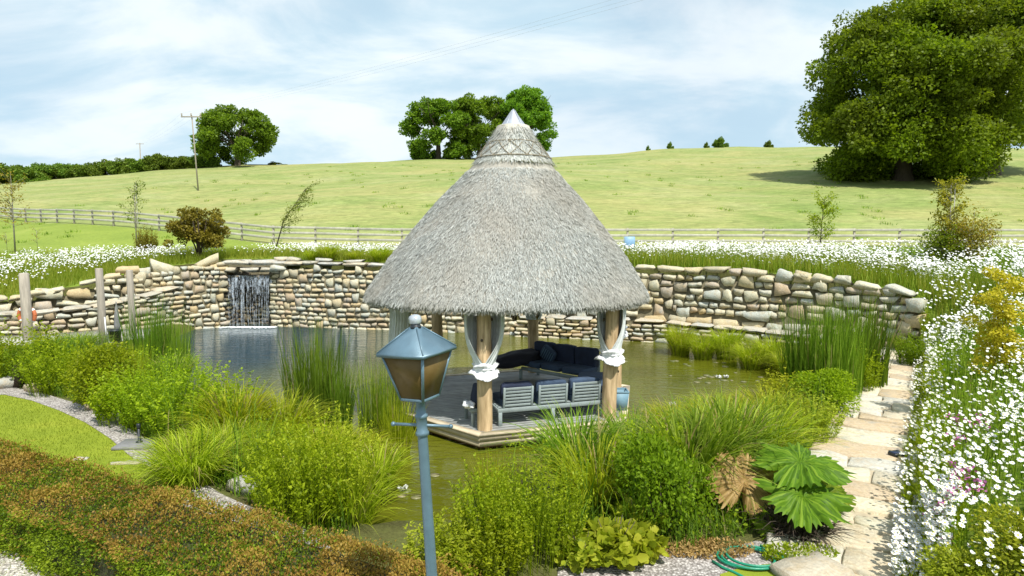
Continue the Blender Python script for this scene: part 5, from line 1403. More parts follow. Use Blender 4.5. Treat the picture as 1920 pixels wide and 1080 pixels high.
# ------------------------------------------------------------------ copper hedge
hA, hB = W(-260, 745, 1.0).xy, W(900, 1085, 1.0).xy      # centre line of the back edge
hd = (hB - hA).normalized(); hn = Vector((hd.y, -hd.x)) # towards camera
HL = (hB - hA).length; HW = 1.12; HH = .66
t = thing('hedge', 'long clipped hedge with copper-red tips crossing the lower left corner', 'hedge', (-4, 6.6, LOW))
g = G()
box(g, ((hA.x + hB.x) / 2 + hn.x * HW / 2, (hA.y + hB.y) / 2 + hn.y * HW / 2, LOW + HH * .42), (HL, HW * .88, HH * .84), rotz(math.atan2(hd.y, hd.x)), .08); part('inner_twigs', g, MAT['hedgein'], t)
def hedge_pts(n, mode):
    s = rng.uniform(0, HL, n)
    if mode == 'top': v_ = rng.uniform(-.02, 1.02, n) * HW; z = np.full(n, HH); nn = np.tile([0, 0, 1.0], (n, 1))
    elif mode == 'front': v_ = np.full(n, HW); z = rng.uniform(0, 1, n) * HH; nn = np.tile([hn.x, hn.y, .3], (n, 1))
    else: v_ = np.full(n, 0.0); z = rng.uniform(0, 1, n) * HH; nn = np.tile([-hn.x, -hn.y, .3], (n, 1))
    x = hA.x + hd.x * s + hn.x * v_; y = hA.y + hd.y * s + hn.y * v_
    w_ = np.array([mnoise.noise(Vector((a * 2.1, b_ * 2.1, c_ * 2.1))) + .6 * mnoise.noise(Vector((a * 6, b_ * 6, c_ * 6))) for a, b_, c_ in zip(x, y, z)])
    d = (w_ * .14 + rng.uniform(-.08, .015, n)) + np.where(rng.uniform(0, 1, n) < .12, rng.uniform(0, .07, n), 0)
    edge_ = 0 if mode != 'top' else np.maximum(0, np.abs(v_ / HW - .5) - .38) * 1.3
    P = np.column_stack([x, y, LOW + z - edge_]) + normv(nn) * d[:, None]
    return P, nn, w_
for mat, lo in (('hedge', True), ('hedgered', False)):
    g = G()
    for mode, n_ in (('top', 115000), ('front', 62000), ('back', 16000)):
        P, nn, w_ = hedge_pts(n_, mode)
        wv = np.array([mnoise.noise(Vector((a * .8 + 9, b_ * .8, 0))) for a, b_ in P[:, :2]])
        zf = (P[:, 2] - LOW) / HH
        redness = np.clip((zf - .78) * 2.2, 0, .62) + wv * .4 + rng.uniform(-.3, .3, n_) - np.clip((-(P[:, 0]) - 4.6) * .0, 0, .3)
        sel = (redness < .30) if lo else (redness >= .30)
        P = P[sel]; nn = nn[sel]; N = len(P)
        inst(g, LEAF[0], LEAF[1], P, frames(nn + rng.normal(0, .8, (N, 3)), nn + rng.normal(0, .7, (N, 3))), rng.uniform(.018, .038, N), np.clip(rng.normal(.5, .25, N) + w_[sel] * .6, 0, 1))
    part('foliage' if lo else 'copper_tips', g, MAT[mat], t, False, 'stuff')

# ------------------------------------------------------------------ trees
def crown(lobes, n, leaf, flat=.75):
    """lobes: (x,y,z,r). shell-weighted leaves"""
    g = G(); L_ = np.array(lobes); wgt = L_[:, 3] ** 2; k = rng.choice(len(L_), n, p=wgt / wgt.sum())
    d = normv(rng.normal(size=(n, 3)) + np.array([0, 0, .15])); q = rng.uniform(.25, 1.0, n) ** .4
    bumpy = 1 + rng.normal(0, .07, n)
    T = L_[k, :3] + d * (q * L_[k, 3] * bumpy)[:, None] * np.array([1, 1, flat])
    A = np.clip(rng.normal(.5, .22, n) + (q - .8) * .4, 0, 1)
    inst(g, LEAF[0] * [1.35, 1, 1], LEAF[1], T, frames(d + rng.normal(0, .9, (n, 3)), d + rng.normal(0, .6, (n, 3)) + [0, 0, .9]), leaf * rng.uniform(.45, 1.4, n), A); return g
def tree_lobes(R_, H, n1, n2, r1, base=.18, flat=.8, seed=1, fill=.9):
    """two-level lobes over a dome: crown radius R_, from z=base*H to H"""
    r = np.random.default_rng(seed); out = []
    zc = H * (base + (1 - base) * .50); rz = H - zc
    for i in range(n1):
        d = r.normal(size=3); d /= np.linalg.norm(d); d[2] = d[2] if d[2] > -.9 else -d[2]
        q = r.uniform(.62, .86) * fill
        zz_ = zc + d[2] * (rz if d[2] > 0 else (zc - base * H) / .62) * q; zz_ = max(zz_, base * H + r1 * .6)
        c_ = np.array([d[0] * R_ * q, d[1] * R_ * q, zz_]); rr = r1 * r.uniform(.75, 1.25)
        for j in range(n2):
            e = r.normal(size=3); e /= np.linalg.norm(e); out.append((c_[0] + e[0] * rr * .75, c_[1] + e[1] * rr * .75, c_[2] + e[2] * rr * .5, rr * r.uniform(.38, .62)))
    return out
def limbs(trunk_h, R_, H, n=9, r0=.8, seed=2):
    g = G(); r = random.Random(seed)
    for i in range(n):
        a = 2 * PI * i / n + r.uniform(-.3, .3); q = r.uniform(.45, .8) * R_; h_ = H * r.uniform(.4, .85)
        p0 = Vector((0, 0, trunk_h * r.uniform(.75, 1.0))); p3 = Vector((q * math.cos(a), q * math.sin(a), h_)); m1 = p0.lerp(p3, .35) + Vector((0, 0, H * .06)); m2 = p0.lerp(p3, .7) + Vector((r.uniform(-1, 1), r.uniform(-1, 1), H * .04)) * .5
        tube(g, [p0, m1, m2, p3], [r0 * .42, r0 * .28, r0 * .16, r0 * .05], 7)
        for j in range(3):
            s_ = m1.lerp(p3, r.uniform(0, .7)); e = s_ + Vector((r.uniform(-1, 1), r.uniform(-1, 1), r.uniform(.2, 1))) * R_ * .25; tube(g, [s_, s_.lerp(e, .5) + Vector((0, 0, .2)), e], [r0 * .12, r0 * .08, r0 * .03], 5)
    return g
def big_tree(name, lab, cat, x, y, R_, H, n, leaf, n1, n2, r1, base, mat, seed, trunk_r=.8, group=None, trunk_h=None, z=None, extra=()):
    z = zg(x, y) - .1 if z is None else z
    t = thing(name, lab, cat, (x, y, z), group)
    th = trunk_h or H * .3; off = Vector((x, y, z))
    def prt(nm, g, mt, sm=False, kd=None):
        for i in range(len(g.V)): g.V[i] = g.V[i] + np.array(off, dtype=np.float32)
        return part(nm, g, MAT[mt], t, sm, kd)
    g = G(); tube(g, [(0, 0, -.6), (0, 0, 0), (.05, 0, .8), (0.05, .1, th * .6), (0, 0, th)], [trunk_r * 1.6, trunk_r * 1.35, trunk_r * 1.05, trunk_r * .9, trunk_r * .8], 14, True, .5, .06); prt('trunk', g, 'bark', True)
    prt('branches', limbs(th, R_, H, 10, trunk_r, seed), 'bark', True)
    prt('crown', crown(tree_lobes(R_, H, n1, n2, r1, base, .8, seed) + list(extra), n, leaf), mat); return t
def hillY(px, py):
    """where the ray through the photo point meets the hill"""
    lo = 30.0
    for Y in np.arange(42, 300, .5):
        p = WD(px, py, Y)
        if p.z < zg(p.x, p.y): return p
    p = WD(px, py, 150); return p
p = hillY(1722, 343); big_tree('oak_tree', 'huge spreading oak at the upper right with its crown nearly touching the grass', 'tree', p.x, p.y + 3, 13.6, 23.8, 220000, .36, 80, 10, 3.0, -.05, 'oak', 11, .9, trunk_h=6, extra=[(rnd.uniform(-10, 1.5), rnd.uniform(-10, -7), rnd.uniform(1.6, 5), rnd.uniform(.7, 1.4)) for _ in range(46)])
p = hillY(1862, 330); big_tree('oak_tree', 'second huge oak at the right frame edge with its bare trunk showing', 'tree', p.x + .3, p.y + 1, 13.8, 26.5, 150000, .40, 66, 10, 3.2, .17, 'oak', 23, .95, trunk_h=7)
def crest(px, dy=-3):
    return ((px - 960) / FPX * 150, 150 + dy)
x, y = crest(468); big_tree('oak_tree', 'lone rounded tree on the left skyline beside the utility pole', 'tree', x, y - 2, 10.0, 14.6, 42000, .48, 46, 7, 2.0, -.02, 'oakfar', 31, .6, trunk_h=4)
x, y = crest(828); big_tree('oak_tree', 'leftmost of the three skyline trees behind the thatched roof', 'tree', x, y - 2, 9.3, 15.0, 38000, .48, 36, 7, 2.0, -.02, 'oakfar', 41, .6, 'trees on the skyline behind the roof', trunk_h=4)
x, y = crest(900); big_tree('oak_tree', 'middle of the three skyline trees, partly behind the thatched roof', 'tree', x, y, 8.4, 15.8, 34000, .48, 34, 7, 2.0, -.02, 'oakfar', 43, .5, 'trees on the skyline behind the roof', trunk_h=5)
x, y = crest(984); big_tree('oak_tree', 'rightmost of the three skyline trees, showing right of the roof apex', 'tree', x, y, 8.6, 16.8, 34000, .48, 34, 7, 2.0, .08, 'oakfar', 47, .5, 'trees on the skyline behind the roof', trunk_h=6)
# hedgerow bushes on the left skyline
protoH = []
for sd_i in range(4):
    g = crown(tree_lobes(5.0, 4.6, 16, 6, 1.5, -.05, .8, 60 + sd_i), 11000, .42); me = g.mesh('crown'); me.materials.append(MAT['hedgerow']); protoH.append(me)
for k, px in enumerate(range(-60, 420, 24)):
    Y = 146 if px > 60 else 128
    x = (px - 960) / FPX * Y; z = zg(x, Y); hh = {0: .8, 1: 1.0, 2: 1.05}.get(k, .62 + .3 * rnd.random())
    if 330 < px < 360: hh *= .8
    lab = {1: 'tallest hedgerow bush at the far left edge of the skyline', 8: 'hedgerow bush in the middle of the row, left of the distant utility pole', 15: 'hedgerow bush just right of the gap near the tall utility pole', 3: 'high round bush in the hedgerow at the far left under the small pole', 11: 'bushy hedgerow clump beneath the distant utility pole', 19: 'last hedgerow bush beside the lone skyline tree'}.get(k, 'dark green bush in the hedgerow along the left skyline')
    t = thing('hedgerow_bush', lab, 'bush', (x, Y, z - .5), 'hedgerow on the left skyline', rnd.uniform(0, 6))
    o = part('crown', protoH[k % 4], None, t); o.scale = (.8, .8, hh)
for px, w_, h_, lab in [(1346, 1.35, .55, 'small round bush alone on the skyline right of the roof'), (1320, .5, .35, 'tiny bush left of the round skyline bush'), (1435, .8, .4, 'pale small bush on the skyline towards the big oak'), (1212, .4, .3, 'tiny shrub on the skyline just right of the roof'), (1253, .6, .4, 'faint small shrub on the skyline'), (527, 1.6, .18, 'low dark bush on the skyline right of the lone tree')]:
    x, y = crest(px, 0); t = thing('skyline_bush', lab, 'bush', (x, y, zg(x, y) - .3)); o = part('crown', protoH[1], None, t); o.scale = (w_ * .32, w_ * .32, h_ * .9)
g = G(); C = np.column_stack([rng.uniform(-50, 60, 220), 42 + 75 * rng.uniform(0, 1, 220) ** 1.3]); Q = np.repeat(C, 26, axis=0) + rng.normal(0, .22, (220 * 26, 2)); zf = zfield(Q)
blades(g, np.column_stack([Q, zf - .03]), rng.uniform(.1, .32, len(Q)), rng.uniform(.05, .25, len(Q)), .2, .045, 2)
stuff('weeds', g, MAT['sedgegreen'], 'scattered darker weed tufts over the hay field', 'weeds')
# ------------------------------------------------------------------ saplings and shrubs on the rim
def sapling(x, y, H, spread, nbr, leaves, lsz, mat, lab, lean_=(0, 0), stake=False, bark='greybark', low=.35, name='sapling', z=None, cat='sapling'):
    z = zg(x, y) - .03 if z is None else z
    t = thing(name, lab, cat, (x, y, z)); g = G(); o = Vector((x, y, z))
    top = o + Vector((lean_[0], lean_[1], H)); mid = o + Vector((lean_[0] * .3, lean_[1] * .3, H * .5))
    tube(g, [o, mid, top], [.035 * H / 3, .022 * H / 3, .008], 7); part('trunk', g, MAT[bark], t, True)
    g = G(); T = []
    for i in range(nbr):
        q = low + (1 - low) * (i + .5) / nbr; s_ = o.lerp(mid, q * 2) if q < .5 else mid.lerp(top, q * 2 - 1)
        a = rnd.uniform(0, 2 * PI); L_ = spread * (1.15 - .7 * abs(q - .5)) * rnd.uniform(.6, 1.1)
        e = s_ + Vector((math.cos(a) * L_ + lean_[0] * .35, math.sin(a) * L_, L_ * rnd.uniform(.3, 1.1)))
        mm = s_.lerp(e, .5) + Vector((0, 0, .04)); tube(g, [s_, mm, e], [.012, .008, .003], 4)
        for j in range(max(1, leaves // nbr)):
            w_ = rnd.uniform(.25, 1.05); T.append(s_.lerp(e, w_) + Vector((rnd.gauss(0, .07), rnd.gauss(0, .07), rnd.gauss(0, .07))) * spread * 1.6)
    part('branches', g, MAT[bark], t)
    T = np.array([list(v_) for v_ in T]); g = G(); n_ = len(T); inst(g, LEAF[0], LEAF[1], T, frames(rng.normal(size=(n_, 3)), np.array([0, 0, 1.0]) + rng.normal(0, .7, (n_, 3))), lsz * rng.uniform(.6, 1.3, n_), rng.uniform(0, 1, n_)); part('leaves', g, MAT[mat], t, False, 'stuff')
    if stake:
        g = G(); tube(g, [o + Vector((.12, 0, -.1)), o + Vector((.12 + lean_[0] * 0, 0, H * 1.02))], .018, 6); part('stake', g, MAT['rail'], t, True)
    return t
def at(px, Y): return ((px - 960) / FPX * Y, Y)
x, y = at(30, 34); sapling(x, y, 4.0, .95, 30, 800, .11, 'amber', 'thin young tree with sparse brownish leaves at the far left meadow')
x, y = at(258, 36); sapling(x, y, 3.9, .75, 24, 500, .12, 'sapling', 'thin young tree with pale top leaves in front of the utility poles', (0, 0), True)
x, y = at(516, 36); sapling(x, y, 3.7, .6, 34, 1100, .10, 'sapling', 'wind-bent young tree leaning right behind the waterfall', (1.9, 0), False, 'darkbark', .3)
x, y = at(1536, 33); sapling(x, y, 2.9, .7, 34, 1500, .11, 'bush', 'slim green young tree behind the right-hand daisies', (.15, 0), False, 'darkbark', .22)
x, y = at(1778, 25); sapling(x, y, 3.3, .6, 40, 2200, .12, 'amber', 'tall yellow-green young tree with a pale stake near the right wall end', (-.05, 0), True, 'greybark', .12)
x, y = at(1815, 24.6); sapling(x, y, 1.5, 1.0, 60, 3500, .10, 'amber', 'bushy amber shrub beside the staked yellow-green tree', (.1, 0), False, 'greybark', .05, 'amber_shrub', None, 'shrub')
x, y = at(1765, 24.8); sapling(x, y, 1.2, .8, 44, 2600, .10, 'bushdark', 'dark green low shrub under the staked yellow-green tree', (0, 0), False, 'greybark', .05, 'green_shrub', None, 'shrub')
for px, Y, h_, lab in [(15, 37, .9, 'leftmost tiny sapling stub in the meadow'), (72, 37, 1.2, 'small thin sapling in the left meadow')]:
    x, y = at(px, Y); sapling(x, y, h_, .3, 8, 80, .07, 'amber', lab)
# copper maple
x, y = at(376, 29.6); t = thing('copper_maple', 'coppery green maple bush above the wall just left of the waterfall', 'maple', (x, y, zg(x, y) - .05)); zz0 = zg(x, y) - .05
g = G()
for i in range(8):
    a = rnd.uniform(0, 2 * PI); tube(g, [(x, y, zz0), (x + .25 * math.cos(a), y + .25 * math.sin(a), zz0 + .8), (x + .85 * math.cos(a), y + .85 * math.sin(a), zz0 + 1.9)], [.06, .035, .012], 6)
part('trunk', g, MAT['darkbark'], t, True)
lb = [(x + max(-1.1, min(1.1, rnd.gauss(0, .62))), y + max(-1, min(1, rnd.gauss(0, .55))), zz0 + 1.5 + max(-.85, min(.8, rnd.gauss(0, .48))), rnd.uniform(.16, .34)) for _ in range(75)] + [(x - .5, y, zz0 + 2.4, .25), (x - .1, y, zz0 + 2.35, .25), (x + .8, y, zz0 + 1.9, .3)]
part('crown', crown(lb, 15000, .10), MAT['acer'], t)
for px, Y, s_, k_, mt, lab in [(275, 33, 1.5, 'shoots', 'acer', 'small brownish bush behind the left daisies')]:
    x, y = at(px, Y); plant(k_, mt, x, y, zg(x, y) - .05, s_, lab, 'bush', 'small_bush', None, 1.0)
# golden conifer on the right bank and corner shrub
x, y = at(1888, 11.0); z_ = zg(x, y) - .1; t = thing('golden_shrub', 'upright golden yellow shrub among the daisies at the right edge', 'shrub', (x, y, z_))
lb = [(x + rnd.gauss(0, .10 + .10 * (1 - i / 34)), y + rnd.gauss(0, .16), z_ + .35 + 1.75 * i / 34, .12 + .08 * (1 - i / 34)) for i in range(35)]
part('foliage', crown(lb, 9000, .045), MAT['gold'], t)
g = G(); tube(g, [(x, y, z_), (x, y, z_ + 1.2)], [.03, .01], 6); part('stem', g, MAT['bark'], t)
for (px, py, zz_, s_, w_, lab) in [(1835, 1095, .9, .55, .7, 'golden green shrub in the lower right corner'), (1925, 1040, 1.15, .65, .8, 'golden green shrub cut by the right frame edge at the bottom')]:
    p = W(px, py, zz_); PLX = plant('bush2', 'lime', p.x, p.y, zg(p.x, p.y) - .05, s_, lab, 'shrub', 'golden_green_shrub', None, w_)

# ------------------------------------------------------------------ daisies and meadow
def daisies(g, ge, gs, T, size, far=False):
    n_ = len(T)
    D = np.column_stack([rng.normal(0, .28, n_), rng.normal(-.6, .38, n_), np.ones(n_)])
    x = normv(np.cross(D, rng.normal(size=(n_, 3)))); z = normv(D); y = np.cross(z, x); M = np.stack([x, y, z], 2)
    if far:
        a = np.arange(6) * PI / 3; V = np.column_stack([.5 * np.cos(a), .5 * np.sin(a), np.zeros(6)]); F = np.array([[0, 1, 2, 3], [0, 3, 4, 5]])
    else:
        V = [(0, 0, -.02)]; F = []
        for k in range(16):
            a = 2 * PI * k / 16; r_ = .5 if k % 2 == 0 else .36; V.append((r_ * math.cos(a), r_ * math.sin(a), .03 if k % 2 == 0 else 0))
        V = np.array(V); F = np.array([[0, 1 + k, 1 + (k + 1) % 16, 1 + (k + 1) % 16] for k in range(16)])[:, :3]
    inst(g, V, F, T, M, size, rng.uniform(0, 1, n_))
    if not far:
        a = np.arange(6) * PI / 3; V = np.column_stack([.15 * np.cos(a), .15 * np.sin(a), np.full(6, .03)]); V = np.vstack([V, [[0, 0, .07]]]); F = np.array([[k, (k + 1) % 6, 6] for k in range(6)])
        inst(ge, V, F, T, M, size, rng.uniform(0, 1, n_))
def rim_d(Q):
    d, _ = segdist(Q, RIM); return d
def density_filter(Q, f): return Q[rng.uniform(0, 1, len(Q)) < f(Q)]
def cl(Q, sc=1.1, off=0.0, lo=-.15, hi=.35):
    v_ = np.array([mnoise.noise(Vector((a * sc + off, b_ * sc, 2.2))) for a, b_ in Q]); return np.clip((v_ - lo) / (hi - lo), 0, 1)
# right bank (near)
g, ge, gs = G(), G(), G()
gf, gfe = G(), G()
Q = np.column_stack([rng.uniform(3.5, 26, 260000), rng.uniform(3.5, 31, 260000)]); zz_, ins_, _ = zground(Q); d = rim_d(Q)
keep = (~ins_) & (d > .0) & (Q[:, 0] > 3.4) & (Q[:, 0] < 1.02 * Q[:, 1] + 3) & ~((Q[:, 1] > 19.5) & (d < 1.3))
Q = Q[keep]; Q = Q[rng.uniform(0, 1, len(Q)) < np.where((Q[:, 1] < 8.5) & (d[keep] < 1.3), .35, 0) + (.04 + .95 * cl(Q, 1.2, 0, -.02, .3) * (.25 + .75 * cl(Q, 4.5, 7, -.12, .25))) * np.where((Q[:, 1] > 13) & (Q[:, 1] < 24), .75, np.clip(1.2 - Q[:, 1] / 14, .25, 1))]
zz_, _, _ = zground(Q); T = np.column_stack([Q, zz_ + rng.uniform(.2, .85, len(Q))])
near = T[:, 1] < 16
daisies(g, ge, gs, T[near], .053 * rng.uniform(.4, 1.3, near.sum())); daisies(gf, gfe, gs, T[~near], .075 * rng.uniform(.7, 1.2, (~near).sum()), True)
o = stuff('daisies', g, MAT['petal'], 'white daisies crowding the bank beside the stone path', 'daisies')
part('flower_eyes', ge, MAT['eye'], o, False, 'stuff')
stuff('daisies', gf, MAT['petal'], 'far white daisies on the upper right bank beyond the wall', 'daisies')
# stems and leaves
Q = np.column_stack([rng.uniform(3.5, 27, 110000), rng.uniform(3.3, 31, 110000)]); zz_, ins_, _ = zground(Q); d = rim_d(Q)
k_ = (~ins_) & (Q[:, 0] < 1.02 * Q[:, 1] + 3) & (d > .1) & (rng.uniform(0, 1, len(Q)) < np.clip(13 / Q[:, 1], .25, 1)); Q = Q[k_]; zz_ = zz_[k_]
g = G(); blades(g, np.column_stack([Q, zz_ - .02]), rng.uniform(.25, .68, len(Q)), rng.uniform(.02, .18, len(Q)), .05, .008 + .0006 * Q[:, 1], 2)
stuff('meadow_grass', g, MAT['sedgegreen'], 'green stems and grass among the daisies right of the path', 'grass')
Q = Q[Q[:, 1] < 16]; Q = Q[: 42000]; zz_, _, _ = zground(Q); g = G(); T = np.column_stack([Q, zz_ + rng.uniform(0, .55, len(Q))])
inst(g, LEAF[0], LEAF[1], T, frames(rng.normal(size=(len(Q), 3)) + [0, 0, .5], np.array([0, 0, 1.0]) + rng.normal(0, .6, (len(Q), 3))), rng.uniform(.03, .065, len(Q)), rng.uniform(0, 1, len(Q)))
stuff('daisy_leaves', g, MAT['bushdark'], 'leafy growth under the daisies beside the path', 'leaves')
SP_ = polylen(PATH)
s_ = rng.uniform(0, SP_[-1], 26000); u_ = rng.uniform(.99, 1.42, 26000)
T = np.array([pathpt(a_, b_, 0) for a_, b_ in zip(s_, u_)]); zz_, _, _ = zground(T[:, :2]); T[:, 2] = np.maximum(zz_, LOW)
g = G(); blades(g, T[:11000], rng.uniform(.08, .34, 11000), rng.uniform(.02, .2, 11000), .2, .011, 3)
stuff('verge_grass', g, MAT['sedge'], 'grass tufts between the boulders on the outer verge of the path', 'grass')
g = G(); T = T[11000:]; T[:, 2] += rng.uniform(0, .24, len(T)); inst(g, LEAF[0], LEAF[1], T, frames(rng.normal(size=(len(T), 3)) + [-.4, 0, .5], np.array([0, 0, 1.0]) + rng.normal(0, .6, (len(T), 3))), rng.uniform(.025, .055, len(T)), rng.uniform(0, 1, len(T)))
stuff('verge_leaves', g, MAT['bush'], 'small leafy plants hanging over the outer edge of the path', 'leaves')
s_ = np.concatenate([rng.uniform(0, SP_[-1], 900), rng.uniform(0, 1.6, 600)]); T = np.array([pathpt(a_, b_, 0) for a_, b_ in zip(s_, rng.uniform(.93, 1.35, 1500))]); zz_, _, _ = zground(T[:, :2]); T[:, 2] = np.maximum(zz_, LOW) + rng.uniform(.15, .42, 1500)
g = G(); gq = G(); daisies(g, gq, gs, T, .054 * rng.uniform(.7, 1.25, 1500)); o = stuff('daisies', g, MAT['petal'], 'daisies leaning over the outer edge of the stone path', 'daisies'); part('flower_eyes', gq, MAT['eye'], o, False, 'stuff')
# mauve flowers
g = G(); 
for (px, py) in [(1800, 820), (1812, 890), (1790, 915), (1830, 912), (1760, 950), (1755, 975), (1775, 1010), (1790, 785), (1838, 790), (1800, 880)]:
    p = W(px, py, 1.35); z_ = zg(p.x, p.y) + .5; n_ = 26
    p = W(px, py, z_); T = np.array([[p.x, p.y, z_]]) + rng.normal(0, .05, (n_, 3)); inst(g, LEAFW[0], LEAFW[1], T, frames(rng.normal(size=(n_, 3))), .035)
stuff('mauve_flowers', g, MAT['mauve'], 'small mauve flower heads among the daisies near the path', 'flowers')
# left bank and behind the wall: daisies and tall grass
g = G(); gfe = G()
Q = np.column_stack([rng.uniform(-31, 16, 120000), rng.uniform(18, 38, 120000)]); zz_, ins_, _ = zground(Q); d = rim_d(Q)
lx = Q[:, 0]
bandL = (lx < -13.6) & (d > 1.0) & (Q[:, 1] < 31.5 - .12 * lx * 0) & (d < 7.0)
bandM = (lx >= -13.6) & (lx < 1) & (d > .9) & (d < 5.5)
bandR = (lx >= 1) & (d > 2.0) & (d < 9.5) & (Q[:, 1] < 34)
k_ = (~ins_) & (bandL | bandM | bandR); Q = Q[k_]; d = d[k_]; lx = Q[:, 0]
dens = np.where(lx < -13.6, np.clip((d - 1.0) / 2.5, .12, 1), np.clip((d - 1.5) / 2.5, .08, .8)); Q = Q[rng.uniform(0, 1, len(Q)) < dens * (.3 + .7 * cl(Q, .9, 4))]
zz_, _, _ = zground(Q); daisies(g, gfe, gs, np.column_stack([Q, zz_ + rng.uniform(.3, .66, len(Q))]), .068 * rng.uniform(.6, 1.2, len(Q)), True)
stuff('daisies', g, MAT['petal'], 'drifts of white daisies on the bank above the stone walls', 'daisies')
g = G(); Q = np.column_stack([rng.uniform(-31, 16, 170000), rng.uniform(17, 35, 170000)]); zz_, ins_, _ = zground(Q); d = rim_d(Q)
k_ = (~ins_) & (d > .35) & (d < 8.5) & (rng.uniform(0, 1, len(Q)) < np.clip(1.5 - d * .18, .3, 1)); Q = Q[k_]; zz_ = zz_[k_]; d = d[k_]
hh = np.where(Q[:, 0] > 4, rng.uniform(.3, .8, len(Q)), rng.uniform(.2, .55, len(Q))) * np.where((Q[:, 0] > -14) & (Q[:, 0] < -10) & (d < 1.4), .35, 1)
blades(g, np.column_stack([Q, zz_ - .02]), hh, rng.uniform(.03, .25, len(Q)), .1, .02, 2)
stuff('tall_grass', g, MAT['meadowblade'], 'tall seeding grass along the top of the stone walls', 'grass')

# ------------------------------------------------------------------ fences
def fence(poly, lab, H=1.25, bay=2.95, skip=None):
    S_ = polylen(poly); L_ = S_[-1]; n_ = int(L_ / bay); x0, y0 = poly[0]
    t = thing('rail_fence', lab, 'fence', (x0, y0, zg(x0, y0))); prev = None
    for k in range(n_ + 1):
        s_ = L_ * k / n_; x = float(np.interp(s_, S_, [p[0] for p in poly])); y = float(np.interp(s_, S_, [p[1] for p in poly])); z = float(zfield(np.array([[x, y]]))[0]); z = zg(x, y)
        g = G(); box(g, (x, y, z + H / 2 - .05), (.12, .12, H + .1), rotz(rnd.uniform(-.1, .1)), .01); part('post', g, MAT['post'], t)
        if prev is not None:
            for h_ in (.42, .78, 1.14):
                g = G(); bar(g, (prev[0], prev[1] - .085, prev[2] + h_ + rnd.uniform(-.015, .015)), (x, y - .085, z + h_ + rnd.uniform(-.015, .015)), .045, .16, .008); part('rail', g, MAT['rail'], t)
        prev = (x, y, z)
fence(FENCE_L, 'weathered rail fence climbing the meadow at the left')
fence(FENCE_R, 'level weathered rail fence crossing behind the pavilion and daisies')
# pale-blue garden chair beyond the wall
x, y = at(1180, 31); z_ = zg(x, y); t = thing('garden_chair', 'pale blue garden chair back showing between the roof edge and the fence', 'chair', (x, y, z_))
g = G(); box(g, (x, y, z_ + .78), (.5, .03, .5), rotx(-.15), .02); part('backrest', g, MAT['chair'], t)
g = G(); box(g, (x, y - .25, z_ + .45), (.5, .5, .03), None, .01); part('seat', g, MAT['chair'], t)
for dx in (-.23, .23):
    for dy in (-.48, -.02): g = G(); tube(g, [(x + dx, y + dy, z_ - .02), (x + dx, y + dy, z_ + .45)], .014, 6); part('leg', g, MAT['chair'], t)
for dx in (-.27, .27): g = G(); tube(g, [(x + dx, y + .03, z_ + .45), (x + dx, y + .07, z_ + 1.02)], .015, 6); part('back_post', g, MAT['chair'], t)

# ------------------------------------------------------------------ utility poles and wires
p = hillY(372, 358); pz = zg(p.x, p.y); H1 = 9.6
t = thing('utility_pole', 'wooden utility pole with a crossarm standing in the field', 'utility pole', (p.x, p.y, pz))
top1 = Vector((p.x - .5, p.y, pz + H1)); g = G(); tube(g, [(p.x, p.y, pz - .3), (p.x - .25, p.y, pz + H1 * .5), tuple(top1)], [.10, .085, .07], 10); part('pole', g, MAT['pole'], t, True)
g = G(); box(g, top1 + Vector((0, -.15, -.25)), (2.6, .12, .14)); ca_ = part('crossarm', g, MAT['pole'], t)
ins1 = []
for dx in (-1.2, 0, 1.2):
    q = top1 + Vector((dx, -.15, -.15)); g = G(); lathe(g, [(0, 0), (.06, 0), (.1, .1), (.06, .2), (.1, .28), (.05, .36), (0, .36)], q, 8); part('insulator', g, MAT['post'], ca_, True); ins1.append(q + Vector((0, 0, .34)))
q2 = WD(262, 268, 205); b2 = Vector((q2.x, 205, zg(q2.x, 205)))
t = thing('utility_pole', 'distant thin utility pole rising behind the hedgerow', 'utility pole', b2)
g = G(); tube(g, [b2, q2], [.2, .14], 8); part('pole', g, MAT['pole'], t, True)
g = G(); box(g, q2 + Vector((0, 0, -.3)), (2.6, .14, .16)); part('crossarm', g, MAT['pole'], t)
far_end = [WD(1175 + k * 30, -20, 30.0) for k in (-1, 0, 1)]
for k in range(3):
    w_ = thing('overhead_wire', ['left overhead wire crossing the sky from the near utility pole', 'middle overhead wire crossing the sky from the near utility pole', 'right overhead wire crossing the sky from the near utility pole'][k], 'wire', ins1[k], 'overhead wires')
    e = ins1[k] + (far_end[k] - ins1[k]) * 1.35; g = G(); pts = []
    for i in range(25):
        s_ = i / 24; q = ins1[k].lerp(e, s_); q.z -= 1.3 * 4 * s_ * (1 - s_) * .5; pts.append(q)
    tube(g, pts, .004, 4, False); part('cable', g, MAT['wire'], w_)
    w_ = thing('overhead_wire', 'overhead wire running between the two utility poles', 'wire', ins1[k], 'wires between the utility poles')
    g = G(); e = q2 + Vector((-1.2 + 1.2 * k, 0, 0)); pts = []
    for i in range(13):
        s_ = i / 12; q = ins1[k].lerp(e, s_); q.z -= 1.5 * 4 * s_ * (1 - s_) * .5; pts.append(q)
    tube(g, pts, .006, 4, False); part('cable', g, MAT['wire'], w_)

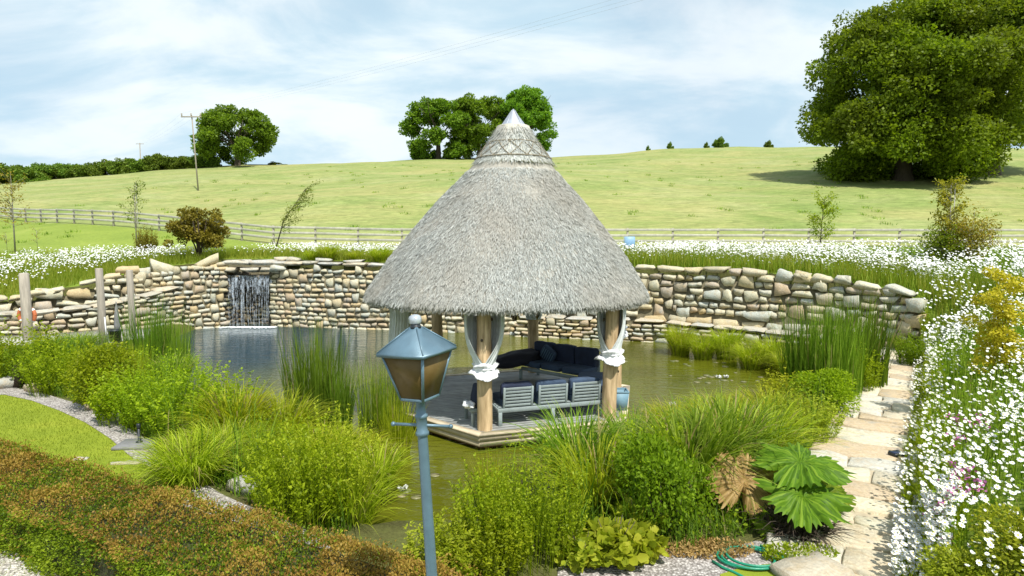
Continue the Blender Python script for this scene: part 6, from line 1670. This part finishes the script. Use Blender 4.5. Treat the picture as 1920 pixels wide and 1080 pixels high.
# ------------------------------------------------------------------ left terrace: posts, ring, tub
g = G(); tp = [(-21, 20.6), (-16.3, 21.0), (-14.2, 21.4), (-13.6, 22.6), (-14.3, 24.2), (-15.9, 23.9), (-17.6, 22.6), (-19.6, 22.0), (-21, 21.3)]
prism(g, tp, .2, LOW + .12); structure('terrace', g, MAT['cap'])
TZ = LOW + .12
for px, topy, Y, r_, lab in [(45, 512, 21.3, .155, 'thickest weathered timber post at the left, carrying the orange lifebuoy'), (186, 503, 21.2, .125, 'middle weathered timber post on the edge of the left terrace'), (243, 506, 22.4, .115, 'rightmost weathered timber post, beside the tall rushes')]:
    pt = WD(px, topy, Y); t = thing('timber_post', lab, 'post', (pt.x, Y, .1)); g = G()
    tube(g, [(pt.x, Y, -.2), (pt.x + .01, Y, pt.z * .5), (pt.x - .01, Y, pt.z - .03), (pt.x - .01, Y, pt.z)], [r_, r_ * .98, r_ * .95, r_ * .82], 14, True, .5, .03); part('shaft', g, MAT['post'], t, True)
    if px == 45: ringc = Vector((pt.x - .12, Y + .17, TZ + .85))
t = thing('lifebuoy', 'orange lifebuoy hung behind the thick left timber post', 'lifebuoy', ringc)
g = G(); tube(g, [ringc + Vector((.28 * math.cos(a), 0, .28 * math.sin(a))) for a in np.linspace(0, 2 * PI, 33)], .065, 10, False); rg = part('ring', g, MAT['orange'], t, True)
for a in (0.7, 2.3, 3.9, 5.5):
    g = G(); tube(g, [ringc + Vector((.28 * math.cos(a + d_), 0, .28 * math.sin(a + d_))) for d_ in (-.12, 0, .12)], .069, 10, False); part('band', g, MAT['linen'], rg, True)
c_ = W(216, 640, TZ); t = thing('dark_tub', 'dark round tub on the left terrace between two timber posts', 'tub', c_)
g = G(); lathe(g, [(0, 0), (.17, 0), (.2, .36), (.215, .37), (.215, .4), (.18, .4), (.165, .08), (0, .08)], c_, 18); part('body', g, MAT['dark'], t, True)
c2 = c_ + Vector((-.1, .3, 0)); t = thing('parasol', 'slim closed grey parasol standing behind the dark tub', 'parasol', c2)
g = G(); lathe(g, [(0, 0), (.02, 0), (.02, .3), (0, .3)], c2, 8); part('pole', g, MAT['post'], t, True)
g = G(); lathe(g, [(.0, .28), (.085, .3), (.10, .5), (.075, .9), (.03, 1.2), (.02, 1.22), (.018, 1.34), (0, 1.36)], c2, 14); part('canopy', g, MAT['slate'], t, True)
c3 = c_ + Vector((-.26, -.05, 0)); t = thing('marker_stake', 'thin white stake standing left of the dark tub', 'stake', c3)
g = G(); tube(g, [c3, c3 + Vector((-.03, 0, .85))], .022, 6); part('rod', g, MAT['linen'], t)
